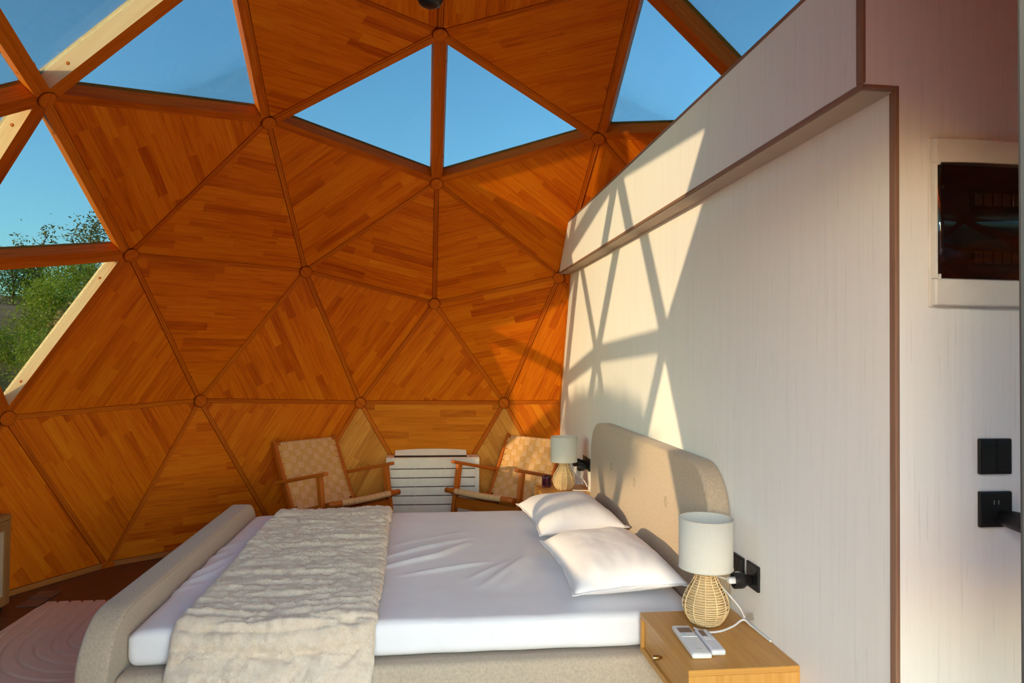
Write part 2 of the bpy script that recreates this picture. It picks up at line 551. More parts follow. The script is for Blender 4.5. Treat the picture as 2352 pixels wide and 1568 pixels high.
# ================================================================== geodesic dome (three-frequency, five-eighths)
def dome_nodes():
    s, r_ = 1 / 5 ** .5, 2 / 5 ** .5
    V = [np.array([0, 0, 1.])]
    for k in range(5):
        a = math.radians(72 * k); V.append(np.array([r_ * math.cos(a), r_ * math.sin(a), s]))
    for k in range(5):
        a = math.radians(36 + 72 * k); V.append(np.array([r_ * math.cos(a), r_ * math.sin(a), -s]))
    V.append(np.array([0, 0, -1.]))
    tri = []
    for k in range(5):
        a, b, c, d = 1 + k, 1 + (k + 1) % 5, 6 + k, 6 + (k + 1) % 5
        tri += [(0, a, b), (a, c, b), (c, d, b), (c, 11, d)]
    P = []; key = {}; faces = []
    def vid(p):
        p = p / np.linalg.norm(p); k = tuple(np.round(p, 5) + 0.0)
        if k not in key: key[k] = len(P); P.append(p)
        return key[k]
    for a, b, c in tri:
        g = {}
        for i in range(4):
            for j in range(4 - i):
                g[i, j] = vid((V[a] * (3 - i - j) + V[b] * i + V[c] * j) / 3)
        for i in range(3):
            for j in range(3 - i):
                faces.append((g[i, j], g[i + 1, j], g[i, j + 1]))
                if i + j < 2: faces.append((g[i + 1, j], g[i + 1, j + 1], g[i, j + 1]))
    return np.array(P), faces
PU, FALL = dome_nodes()
PW = PU * R + np.array([0, 0, ZO])
for i in range(len(PW)):
    if abs(PU[i, 2] + 0.18) < 0.02: PW[i, 2] = 0.0
NODE = [Vector(p) for p in PW]
CEN = Vector((0, 0, ZO))
def nid(az, z):
    a = np.degrees(np.arctan2(PU[:, 1], PU[:, 0]))
    d = np.abs((a - az + 180) % 360 - 180) * .02 + np.abs(PU[:, 2] - z) * 3
    return int(np.argmin(d))
AP = 0
nA, nB, nC, nD, nE = nid(72, .727), nid(36, .795), nid(0, .939), nid(0, .727), nid(-36, .795)
nF, nG, nH, nI = nid(50, .515), nid(22, .515), nid(0, .447), nid(-22, .515)
nJ, nK, nL, nM_, nN = nid(36, .188), nid(12, .172), nid(-12, .172), nid(60, .172), nid(48, -.172)
nY, nZ = nid(72, .447), nid(72, .939)
nO, nP, nQ = nid(24, -.172), nid(0, -.188), nid(-24, -.172)
nT = nid(-36, .188)
FACES = [f for f in FALL if all(PW[i, 2] > -0.02 for i in f)]
door_c = nid(180, .188)
OPEN = [f for f in FACES if door_c in f]
FACES = [f for f in FACES if door_c not in f]
GLASS = set()
def add_glass(*tri):
    s = frozenset(tri)
    assert any(frozenset(f) == s for f in FACES), tri
    GLASS.add(s)
for k in range(5):                       # ring of skylights
    a0 = 72 * k
    for da in (36, -36):
        add_glass(nid(a0, .939), nid(a0, .727), nid(a0 + da, .795))
n31, n32, n33, n29 = nid(108, .795), nid(121.6, .515), nid(94.4, .515), nid(144, .727)
n18, n34, n35, n36, n20 = nid(83.8, .172), nid(108, .188), nid(132.2, .172), nid(119.8, -.172), nid(96.2, -.172)
PALE = {(frozenset((nF, nM_)), frozenset((nY, nF, nM_))), (frozenset((nA, nZ)), frozenset((nZ, nA, n31))), (frozenset((nA, nY)), frozenset((nA, n33, nY)))}
for t3_ in ((nA, n31, n33), (n31, n33, n32), (n31, n32, n29), (nA, n33, nY), (nA, nY, nF), (nY, nF, nM_), (nY, nM_, n18),
            (nY, n18, n33), (n18, n33, n34), (n33, n34, n32), (n32, n34, n35)):
    add_glass(*t3_)
CLEAR = set()
for f in FACES:                          # unseen faces behind the camera, glazed to cut red bounce on the end wall
    c_ = np.mean([PU[i] for i in f], axis=0)
    if -179.5 < math.degrees(math.atan2(c_[1], c_[0])) < -118 and c_[2] < .56: GLASS.add(frozenset(f))
UNTINTED = {frozenset((n32, n34, n35))}  # a lighter pane

GRAIN = {}
def gr(a, b, *tri): GRAIN[frozenset(tri)] = (a, b)
gr(nF, nG, nB, nF, nG); gr(nF, nG, nF, nG, nJ); gr(nG, nD, nB, nG, nD); gr(nG, nH, nG, nD, nH); gr(nH, nI, nD, nH, nI)
gr(nH, nI, nH, nI, nL); gr(nF, nM_, nF, nJ, nM_); gr(nG, nK, nJ, nG, nK); gr(nK, nH, nG, nH, nK); gr(nK, nH, nH, nK, nL)
gr(nA, nF, nA, nB, nF); gr(nZ, nC, nB, nC, nZ); gr(nC, nid(-72, .939), nC, nE, nid(-72, .939)); gr(nC, AP, AP, nC, nZ)
gr(nC, AP, AP, nC, nid(-72, .939)); gr(nD, nI, nD, nE, nI); gr(nM_, nN, nJ, nM_, nN); gr(nN, nO, nJ, nN, nO); gr(nK, nO, nJ, nK, nO)
gr(nK, nO, nK, nO, nP); gr(nK, nL, nK, nL, nP); gr(nL, nQ, nL, nP, nQ); gr(nI, nL, nI, nL, nT); gr(nL, nQ, nL, nT, nQ)
gr(nM_, nN, nM_, nN, nid(72, -.188))

def cam_px(p):
    q = Vector(p) - Vector((-3.084, .056, 1.454))
    z = q.dot(Vector(_f))
    if z < 0.05: return None
    return 1176 + 1610.23 * q.dot(Vector(_r)) / z, 784 + 1610.23 * q.dot(Vector(_d)) / z

W_WOOD, W_GLASS = 0.0150, 0.039
H_BAT, D_WOOD, D_GLASS = 0.007, 0.030, 0.095
edges = {}
fnorm = {}
for f in FACES:
    a, b, c = (NODE[i] for i in f)
    nrm = (b - a).cross(c - a).normalized()
    if nrm.dot((a + b + c) / 3 - CEN) > 0: nrm = -nrm      # points to the interior
    fnorm[f] = nrm
    for i in range(3):
        edges.setdefault(frozenset((f[i], f[(i + 1) % 3])), []).append(f)
def half_w(f, base=False):
    if base: return 0.035
    return W_GLASS if frozenset(f) in GLASS else W_WOOD
def inset(f, extra=0.0):
    """inset corners of a face: {node: point}"""
    res = {}
    for i in range(3):
        p, q, s = f[i], f[(i + 1) % 3], f[(i + 2) % 3]
        P_, Q, S = NODE[p], NODE[q], NODE[s]
        d1, d2 = (Q - P_).normalized(), (S - P_).normalized()
        w1 = half_w(f, PW[p, 2] < .01 and PW[q, 2] < .01) + extra
        w2 = half_w(f, PW[p, 2] < .01 and PW[s, 2] < .01) + extra
        sn = d1.cross(d2).length
        res[p] = P_ + d1 * (w2 / sn) + d2 * (w1 / sn)
    return res

wall_dome = structure(empty('wall_dome', (0, 0, 0)))
wall_dome['label'] = 'orange timber geodesic dome shell of triangular panels and struts'
rnd = random.Random(7)
# ---- struts
STRUT = {}
for ek, fs in edges.items():
    p, q = tuple(ek)
    A, B = NODE[p], NODE[q]
    base = PW[p, 2] < .01 and PW[q, 2] < .01
    secs = []
    e_dir = (B - A).normalized()
    for f in fs:
        ins = inset(f); nn = fnorm[f]
        gl = frozenset(f) in GLASS
        secs.append((ins[p], ins[q], nn, D_GLASS if gl else D_WOOD, H_BAT if not gl else 0.010))
    if len(secs) == 1:
        f = fs[0]; nn = fnorm[f]
        t = nn.cross(e_dir)
        cen = sum((NODE[i] for i in f), Vector()) / 3
        if t.dot(cen - A) > 0: t = -t
        w = 0.004 if base else 0.03
        secs.append((A + t * w, B + t * w, nn, D_WOOD, H_BAT))
    na = (secs[0][2] + secs[1][2]).normalized()
    V = []
    for end in (0, 1):
        C0 = (A, B)[end]
        (s1, s2) = secs[0], secs[1]
        x1, x2 = s1[end], s2[end]
        t1 = (x1 - C0); t2 = (x2 - C0)
        d1 = (t1 - e_dir * t1.dot(e_dir)).normalized(); d2 = (t2 - e_dir * t2.dot(e_dir)).normalized()
        g = 0.0016
        V += [x1 + s1[2] * s1[4], C0 + d1 * g + s1[2] * s1[4], C0 + na * (min(s1[4], s2[4]) - 0.005), C0 + d2 * g + s2[2] * s2[4],
              x2 + s2[2] * s2[4], x2 - s2[2] * s2[3], C0 - na * max(s1[3], s2[3]), x1 - s1[2] * s1[3]]
    Fc = []
    for k in range(8):
        j = (k + 1) % 8
        Fc.append((k, j, 8 + j, 8 + k))
    Fc.append(tuple(reversed(range(8)))); Fc.append(tuple(range(8, 16)))
    ou = rnd.random() * 30; tn = rnd.uniform(-.18, .18)
    uvs = []
    for end in (0, 1):
        for k, vv in enumerate((0, .02, .022, .024, .045, .12, .17, .21)):
            u_ = (V[end * 8 + k] - A).dot(e_dir)
            uvs.append((u_ + ou, vv + ou))
    o = obj('skirting' if base else 'strut', V, Fc, 'skirting_wood' if base else 'strut_wood', wall_dome, False, None, uvs, [tn] * 16)
    fix_normals(o.data)
    if not base:
        o.data.materials.append(M('reveal_wood'))
        for k_, f_ in enumerate(fs):
            if (ek, frozenset(f_)) in PALE:      # sun-facing reveals only: paler, unstained timber with some sunlight put into its colour
                want = {0, 7, 8, 15} if k_ == 0 else {4, 5, 12, 13}
                for pl_ in o.data.polygons:
                    if set(pl_.vertices) == want: pl_.material_index = 1
    STRUT[ek] = o
# ---- hubs
used = sorted({i for f in FACES for i in f})
for i in used:
    if PW[i, 2] < .01:
        continue
    nrm = (CEN - NODE[i]).normalized()
    hb_ = disc('hub', NODE[i] + nrm * -0.010, nrm, 0.046, 0.043, 'strut_wood', wall_dome, 28, 0.30)
    disc('washer', NODE[i] + nrm * -0.010, nrm, 0.0480, 0.035, 'joint_dark', hb_, 24, 0.05)  # added dark disc, its rim stands in for the shaded gap round the hub
# ---- base hubs (half buried in the floor line)
for i in used:
    if PW[i, 2] < .01 and PW[i, 0] > 1.2 and PW[i, 1] > 0.4:
        nrm = (Vector((0, 0, NODE[i].z)) - NODE[i]).normalized()
        disc('hub', NODE[i] + nrm * 0.004 + Vector((0, 0, 0.001)), nrm, 0.046, 0.014, 'strut_wood', wall_dome, 28, 0.35)
# ---- timber panels and staves
def clip(poly, a, b):
    """keep the part of poly left of the directed line a->b (2D)"""
    out = []
    def side(p): return (b[0] - a[0]) * (p[1] - a[1]) - (b[1] - a[1]) * (p[0] - a[0])
    for i in range(len(poly)):
        p, q = poly[i], poly[(i + 1) % len(poly)]
        sp, sq = side(p), side(q)
        if sp >= 0: out.append(p)
        if (sp > 0 > sq) or (sp < 0 < sq):
            t = sp / (sp - sq); out.append((p[0] + (q[0] - p[0]) * t, p[1] + (q[1] - p[1]) * t))
    return out
def area(poly): return 0.5 * sum(poly[i][0] * poly[(i + 1) % len(poly)][1] - poly[(i + 1) % len(poly)][0] * poly[i][1] for i in range(len(poly)))
TONE = {frozenset((nK, nO, nP)): 'dome_wood_pale', frozenset((nL, nP, nQ)): 'dome_wood_pale', frozenset((nK, nL, nP)): 'dome_wood_gold'}
STAVES = []      # (screen area, panel object, verts, faces, uvs, tone)
for f in FACES:
    if frozenset(f) in GLASS: continue
    nn = fnorm[f]
    pts = [NODE[i] for i in f]
    # slab
    V = [p - nn * 0.006 for p in pts] + [p - nn * 0.030 for p in pts]
    pan = obj('panel', V, [(0, 1, 2), (5, 4, 3), (0, 3, 4, 1), (1, 4, 5, 2), (2, 5, 3, 0)], 'joint_dark', wall_dome, False, None, [(0, 0)] * 6)
    fix_normals(pan.data)
    # staves
    g = GRAIN.get(frozenset(f))
    if not g:
        k = rnd.randrange(3); g = (f[k], f[(k + 1) % 3])
    u = (NODE[g[1]] - NODE[g[0]]).normalized(); v = nn.cross(u)
    O = pts[0]
    ins = inset(f, 0.0030)
    tri = [((ins[i] - O).dot(u), (ins[i] - O).dot(v)) for i in f]
    if area(tri) < 0: tri = tri[::-1]
    v0, v1 = min(t[1] for t in tri), max(t[1] for t in tri)
    u0, u1 = min(t[0] for t in tri), max(t[0] for t in tri)
    y = v0 - rnd.random() * .04
    while y < v1:
        hgt = 0.061
        x = u0 - rnd.random() * .4
        while x < u1:
            ln = rnd.uniform(.20, .60)
            rect = [(x, y), (x + ln, y), (x + ln, y + hgt), (x, y + hgt)]
            for i in range(3):
                if rect: rect = clip(rect, tri[i], tri[(i + 1) % 3])
            if rect and len(rect) >= 3 and area(rect) > 6e-5:
                e1 = rnd.uniform(0, .0004)
                top = [O + u * a + v * c + nn * e1 for a, c in rect]
                bot = [O + u * a + v * c - nn * 0.0065 for a, c in rect]
                k = len(rect)
                Fs = [tuple(range(k)), tuple(reversed(range(k, 2 * k)))] + [(i, k + i, k + (i + 1) % k, (i + 1) % k) for i in range(k)]
                ou, ov = rnd.random() * 40, rnd.random() * 40
                uv = [(a + ou, c + ov) for a, c in rect] * 2
                r_ = rnd.random()
                tn = rnd.gauss(0, .085)
                if r_ < .11: tn -= .24
                elif r_ > .94: tn += .10
                pxs = [cam_px(p) for p in top]
                sa = 0
                if all(pxs):
                    cx = sum(p[0] for p in pxs) / k; cy = sum(p[1] for p in pxs) / k
                    if 0 < cx < 1300 and 0 < cy < 1300 and not (cx > 560 and cy > 1000) and top[0].y > -1.0:
                        sa = abs(area(pxs))
                STAVES.append((sa, pan, top + bot, Fs, uv, tn, TONE.get(frozenset(f), 'dome_wood')))
            x += ln
        y += hgt
STAVES.sort(key=lambda s: -s[0])
for sa, pan, V, Fs, uv, tn, mt_ in STAVES[:300]:
    obj('stave', V, Fs, mt_, pan, False, None, uv, [tn] * len(V))
V = []; Fs = []; UV = []; TN = []; MI = []
MN = ['dome_wood', 'dome_wood_pale', 'dome_wood_gold']
for sa, pan, v_, f_, uv, tn, mt_ in STAVES[300:]:
    o_ = len(V)
    V += v_; Fs += [tuple(i + o_ for i in ff) for ff in f_]; UV += uv; TN += [tn] * len(v_); MI += [MN.index(mt_)] * len(f_)
st = obj('stave_field', V, Fs, 'dome_wood', wall_dome, False, None, UV, TN)
st.data.materials.append(M('dome_wood_pale')); st.data.materials.append(M('dome_wood_gold'))
st.data.polygons.foreach_set('material_index', MI)
st['kind'] = 'stuff'
# ---- panes
wi = 0
for f in FACES:
    if frozenset(f) not in GLASS: continue
    nn = fnorm[f]; ins = inset(f, -0.004); pts = [ins[i] for i in f]
    V = [p - nn * 0.072 for p in pts] + [p - nn * 0.078 for p in pts]
    wi += 1
    scr = frozenset(f) == frozenset((n33, n34, n32))
    o = obj('window_%d' % wi, V, [(0, 1, 2), (5, 4, 3), (0, 3, 4, 1), (1, 4, 5, 2), (2, 5, 3, 0)], 'pane_screened' if scr else 'pane_clear' if frozenset(f) in CLEAR else 'pane_thin' if frozenset(f) in UNTINTED else 'pane_glass')
    fix_normals(o.data); structure(o)
# ---- wooden plugs on the reveals of the window struts
for ek, fs in edges.items():
    for f in fs:
        if frozenset(f) not in GLASS: continue
        p, q = tuple(ek); ins = inset(f); nn = fnorm[f]
        e_dir = (ins[q] - ins[p]).normalized()
        cen = sum((NODE[i] for i in f), Vector()) / 3
        t = nn.cross(e_dir)
        if t.dot(cen - ins[p]) < 0: t = -t
        for k in (0.14, 0.86):
            c = ins[p].lerp(ins[q], k) - nn * 0.034
            disc('plug', c - t * 0.001, t, 0.009, 0.004, 'strut_wood', STRUT[ek], 12, 0.4)

# where the shell is met along +x from (0, y, z), or along -y from (x, 0, z)
def shell_hit(o, d):
    o, d = Vector(o), Vector(d); best = None
    for f in FALL:
        a, b, c = (NODE[i] for i in f)
        n_ = (b - a).cross(c - a); den = n_.dot(d)
        if abs(den) < 1e-9: continue
        t = n_.dot(a - o) / den
        if t < 0.05: continue
        w = o + d * t
        if (b - a).cross(w - a).dot(n_) >= -1e-9 and (c - b).cross(w - b).dot(n_) >= -1e-9 and (a - c).cross(w - c).dot(n_) >= -1e-9:
            if best is None or t > best: best = t
    return o + d * best if best else None
def dome_x(y, z): return shell_hit((0, y, z), (1, 0, 0)).x
def dome_y(x, z): return shell_hit((x, 0, z), (0, -1, 0)).y

# ================================================================== floor, partition, entrance
ring = [NODE[i] for i in used if PW[i, 2] < .01] + [NODE[nid(168, -.172)], NODE[nid(-168, -.172)]]
ring = sorted(ring, key=lambda p: math.atan2(p.y, p.x))
nr = len(ring)
V = [(p.x, p.y, 0) for p in ring] + [(p.x, p.y, -0.12) for p in ring]
floor = obj('floor', V, [tuple(range(nr)), tuple(reversed(range(nr, 2 * nr)))] + [(i, nr + i, nr + (i + 1) % nr, (i + 1) % nr) for i in range(nr)],
            'floor_wood', None, False, None, [(v[1], v[0]) for v in V])
structure(floor)
# floor boards (parts) where the floor shows
for k in range(8):
    xa = 0.9 + k * 0.19
    lim = math.sqrt(max(0.01, 2.80 ** 2 - (xa + .19) ** 2))
    V_ = None
    box('plank', (xa, 0.9, 0.0), (xa + 0.1885, lim, 0.003), 'floor_wood', floor, 0.0008, 1, 1)

WY, BY, XE = -1.056, -0.970, -1.520
ZB, ZT = 2.105, 2.450
zs = [0, .25, .5, .75, 1.0, 1.056, 1.25, 1.5, 1.75, 1.9, 2.085, 2.2, 2.3, ZT]
pts = [(XE, 0)] + [(dome_x(WY, max(z, .001)) - 0.006, z) for z in zs] + [(XE, ZT)]
wall_right = slab_xz('wall_right', pts, WY, WY - 0.06, 'wall_board'); structure(wall_right)
zs = [ZB, 2.2, 2.3, 2.4, ZT]
pts = [(XE, ZB)] + [(dome_x(BY, z) - 0.012, z) for z in zs] + [(XE, ZT)]
wall_bulk = slab_xz('wall_upper', pts, BY, WY + 0.001, 'wall_board'); structure(wall_bulk)
# end wall facing the entrance
zs = [0.001, .5, 1.0, 1.5, 2.0, 2.3, ZT]
pts = [(WY, 0)] + [(dome_y(XE, z) + 0.01, z) for z in zs] + [(BY, ZT), (BY, ZB), (WY, ZB)]
nn_ = len(pts)
V = [(XE - 0.012, y, z) for y, z in pts] + [(XE - 0.0005, y, z) for y, z in pts]
V = [(x, min(y, BY), z) for x, y, z in V]
wf = obj('wall_end', V, [tuple(range(nn_)), tuple(reversed(range(nn_, 2 * nn_)))] + [(i, nn_ + i, nn_ + (i + 1) % nn_, (i + 1) % nn_) for i in range(nn_)], 'wall_board')
fix_normals(wf.data); structure(wf)
# loft floor over the enclosed block
ys = [WY - 0.06, -1.4, -1.7, -2.0, -2.2]
pl = [(XE, ys[0])] + [(max(dome_x(y, 2.36) - 0.02, XE), y) for y in ys] + [(XE, -1.75)]
nn_ = len(pl)
V = [(x, y, 2.36) for x, y in pl] + [(x, y, 2.30) for x, y in pl]
lf = obj('ceiling', V, [tuple(range(nn_)), tuple(reversed(range(nn_, 2 * nn_)))] + [(i, nn_ + i, nn_ + (i + 1) % nn_, (i + 1) % nn_) for i in range(nn_)], 'wall_board')
fix_normals(lf.data); structure(lf)
# brown edge trims
T = 0.009
def trim(k, lo, hi, ax):
    o = box('trim_%d' % k, lo, hi, 'trim_wood', None, 0.003, 2, ax); structure(o)
    return o
xb = dome_x(BY, ZB) - 0.02
trim(1, (XE - .0145, BY - T + .004, ZB - .004), (xb, BY + .003, ZB + T), 0)                       # bulkhead, lower edge
trim(2, (XE - .0145, BY - T, ZT - T), (dome_x(BY, ZT) - .02, BY + .003, ZT + .004), 0)              # bulkhead, upper edge
trim(3, (XE - .0145, BY - T, ZB + T), (XE + T, BY + .003, ZT - T), 2)                               # bulkhead, end edge
trim(4, (XE - .0145, WY + .003, ZB - .004), (XE + T * .4, BY - T + .004, ZB + T * .8), 1)           # step below the bulkhead
trim(5, (XE - .0145, WY - T, 0.0), (XE + T, WY + .003, ZB + T * .8), 2)                             # corner of the partition
sf = box('trim_soffit', (XE - .002, WY + .001, ZB - .006), (dome_x(BY, ZB) - .03, BY - T + .003, ZB - .0005), 'soffit', None); structure(sf)  # added tan sheet, gives the bulkhead's underside its shade by colour
# thin timber strip where the partition meets the dome
strip = [(dome_x(WY + .012, z) - .004, z) for z in (0.0011, .5, 1.056, 1.5, 2.085, ZB - .006)]
for i in range(len(strip) - 1):
    (xa, za), (xc, zc) = strip[i], strip[i + 1]
    V = [(xa - .018, WY + .014, za), (xa, WY + .014, za), (xc, WY + .014, zc), (xc - .018, WY + .014, zc),
         (xa - .018, WY + .001, za), (xa, WY + .001, za), (xc, WY + .001, zc), (xc - .018, WY + .001, zc)]
    o = obj('trim_%d' % (6 + i), V, [(0, 1, 2, 3), (7, 6, 5, 4), (0, 4, 5, 1), (1, 5, 6, 2), (2, 6, 7, 3), (3, 7, 4, 0)], 'strut_wood', None, False, None, [(v[2], v[0]) for v in V])
    fix_normals(o.data); structure(o)
# entrance wall with a doorway
DX0, DX1, DYR, DYL, DZ = -2.78, -2.45, -0.528, 0.50, 2.12
for k, (lo, hi) in enumerate([((DX0, DYL + .05, 0), (DX1, 1.28, 2.3)), ((DX0, -1.28, DZ + .05), (DX1, DYL + .05, 2.3))]):
    o = box('wall_front_%s' % ('far_side', 'head')[k], lo, hi, 'wall_board'); structure(o)
sd = box('wall_front_near_side', (DX0, -1.28, 0.95), (DX1, DYR - .05, DZ + .05), 'wall_board'); structure(sd)
sd = box('window_side', (DX0 + .15, -1.25, .02), (DX0 + .156, DYR - .05, 0.95), 'pane_clear'); structure(sd)  # unseen low sidelight, added to let sky light reach the end wall
dr = structure(empty('door_1', (0, 0, 0)))
box('jamb', (DX0 - .02, DYR - .05, 0), (DX1, DYR, DZ + .05), 'frame_grey', dr, 0.006)
box('jamb', (DX0 - .02, DYL, 0), (DX1, DYL + .05, DZ + .05), 'frame_grey', dr, 0.006)
box('lintel', (DX0 - .02, DYR, DZ), (DX1, DYL, DZ + .05), 'frame_grey', dr, 0.006)

leaf = empty('leaf'); leaf.parent = dr  # unseen open door leaf, added to keep warm sky glow off the end wall
for (zl, zh) in ((0.02, .16), (2.00, 2.10)):
    box('rail', (-3.68, DYL + .005, zl), (-2.80, DYL + .045, zh), 'frame_grey', leaf, .004)
for (xa, xc) in ((-3.68, -3.58), (-2.90, -2.80)):
    box('stile', (xa, DYL + .005, .16), (xc, DYL + .045, 2.0), 'frame_grey', leaf, .004)
box('door_panel', (-3.58, DYL + .015, .16), (-2.90, DYL + .035, 2.0), 'frame_grey', leaf)

# ================================================================== bed
bed = empty('bed', (0.3, 0, 0))
tag(bed, 'upholstered double bed frame in oatmeal woven fabric with rounded headboard', 'bed')
def BL(p): return (p[0] - 0.3, p[1], p[2])
def rounded_board(name, x0, x1, z0, z1, y0, y1, rad, soft, parent, mat):
    """board in the x-z plane with rounded upper corners and softened rims"""
    def outline(inset_):
        r_ = rad - inset_
        a0, a1, zb, zt = x0 + inset_, x1 - inset_, z0, z1 - inset_
        P_ = [(a0, zb)]
        for k in range(13):
            a = PI - k * PI / 24; P_.append((a0 + r_ + r_ * math.cos(a), zt - r_ + r_ * math.sin(a)))
        for k in range(13):
            a = PI / 2 - k * PI / 24; P_.append((a1 - r_ + r_ * math.cos(a), zt - r_ + r_ * math.sin(a)))
        P_.append((a1, zb)); return P_
    rings = []
    for k in range(5):
        a = k * PI / 8
        rings.append((soft * (1 - math.sin(a)), y0 + soft * (1 - math.cos(a))))
    for k in range(5):
        a = PI / 2 - k * PI / 8
        rings.append((soft * (1 - math.sin(a)), y1 - soft * (1 - math.cos(a))))
    V = []; F = []
    for ins_, yy in rings:
        for (x, z) in outline(ins_): V.append(BL((x, yy, z)))
    m_ = len(outline(0))
    for i in range(len(rings) - 1):
        for k in range(m_):
            j = (k + 1) % m_
            F.append((i * m_ + k, i * m_ + j, (i + 1) * m_ + j, (i + 1) * m_ + k))
    F.append(tuple(reversed(range(m_)))); F.append(tuple(range((len(rings) - 1) * m_, len(rings) * m_)))
    o = obj(name, V, F, mat, parent, True)
    fix_normals(o.data)
    return o, outline
HBX0, HBX1, HBY = -0.625, 1.235, -0.968
hb, hbo = rounded_board('headboard', HBX0, HBX1, 0.06, 1.055, WY + 0.002, HBY, 0.20, 0.014, bed, 'bed_fabric')
tube('piping', [BL((x, HBY - 0.004, z)) for x, z in hbo(0.010)], 0.0028, 'seam_fabric', hb, 6)
for (x, z) in ((.728, .845), (.292, .835), (-.165, .835)):
    ringp = [BL((x + .012 * math.cos(a), HBY + .001, z + .021 * math.sin(a))) for a in [2 * PI * k / 20 for k in range(20)]]
    tube('tuft', ringp, 0.0018, 'seam_fabric', hb, 6, closed=True)
fb, fbo = rounded_board('footboard', -0.705, 1.275, 0.05, 0.592, 1.050, 1.155, 0.20, 0.016, bed, 'bed_fabric')
tube('piping', [BL((x, 1.054, z)) for x, z in fbo(0.010)], 0.0028, 'seam_fabric', fb, 6)
tube('piping', [BL((x, 1.151, z)) for x, z in fbo(0.010)], 0.0028, 'seam_fabric', fb, 6)
box('side_rail', BL((-.662, -.966, .10)), BL((-.592, 1.05, .402)), 'bed_fabric', bed, 0.022, 4, smooth=True)
box('side_rail', BL((1.165, -.966, .10)), BL((1.235, 1.05, .402)), 'bed_fabric', bed, 0.022, 4, smooth=True)
box('slat_base', BL((-.592, -.966, .30)), BL((1.165, 1.05, .392)), 'bed_fabric', bed, 0.004)
for (x, y) in ((-.6, -.85), (1.18, -.85), (-.6, .95), (1.18, .95)):
    box('foot', BL((x - .02, y - .03, 0)), BL((x + .02, y + .03, .101)), 'chair_wood', bed, 0.004, 2, 2)

# mattress with a fitted sheet
RIDGES = [([(.19, .25), (.341, .078), (.521, -.163)], .010, .015), ([(.046, .25), (.209, -.006), (.422, -.151)], .012, .018),
          ([(-.061, .151), (.045, -.101), (.099, -.228)], .007, .014), ([(-.122, -.137), (.116, -.341)], .007, .014),
          ([(-.226, -.178), (.105, -.388)], .008, .018), ([(.515, .06), (.656, -.137)], .004, .012), ([(.406, .211), (.517, .079)], .005, .012),
          ([(-.125, 1.079), (.007, .953), (.223, .88)], .012, .018), ([(-.064, 1.093), (.101, .999), (.365, .90)], .010, .016),
          ([(.175, 1.113), (.406, .95)], .007, .015), ([(.344, 1.111), (.559, .93)], .006, .015), ([(-.2, 1.1), (-.10, .95)], .008, .018),
          ([(.564, -.473), (.104, -.397), (-.219, -.272)], .010, .045)]
def ridge_h(x, y):
    h = 0
    for pts_, hh, ww in RIDGES:
        best = 9; tb = 0; n_ = len(pts_) - 1
        for i in range(n_):
            ax, ay = pts_[i]; bx_, by_ = pts_[i + 1]
            dx, dy = bx_ - ax, by_ - ay
            t = max(0, min(1, ((x - ax) * dx + (y - ay) * dy) / (dx * dx + dy * dy)))
            d = math.hypot(x - ax - dx * t, y - ay - dy * t)
            if d < best: best = d; tb = (i + t) / n_
        if best < 3 * ww:
            h += 1.5 * hh * math.exp(-(best / ww) ** 2) * max(0.0, math.sin(PI * (0.12 + 0.76 * tb)))
    return h
V, F = rounded_grid_box((-.590, -.962, .396), (1.160, 1.046, .520), 0.035, 130, 150, 10)
out = []
for p in V:
    x, y, z = p
    if z > .50:
        z += ridge_h(x, y) + 0.004 * fbm(x, y, 0, 2.2)
        # the sheet dips slightly towards the footboard
        z -= 0.010 * max(0, (y - .9) / .15) ** 2
    else:
        amp = 0.004 + 0.007 * max(0, min(1, (-y - .35) * 2.2))
        dxy = amp * noise.noise(Vector((y * 11, z * 3.5, x * .8)))
        if x < -.55: x = max(x + dxy + 0.003, -.591)
    out.append((x, y, z))
mat_o = obj('mattress', [(a - .285, c - .04, z - .396) for a, c, z in out], F, 'cotton', None, True, (.285, .04, .396))
tag(mat_o, 'white mattress in a creased fitted sheet lying on the bed frame', 'mattress')

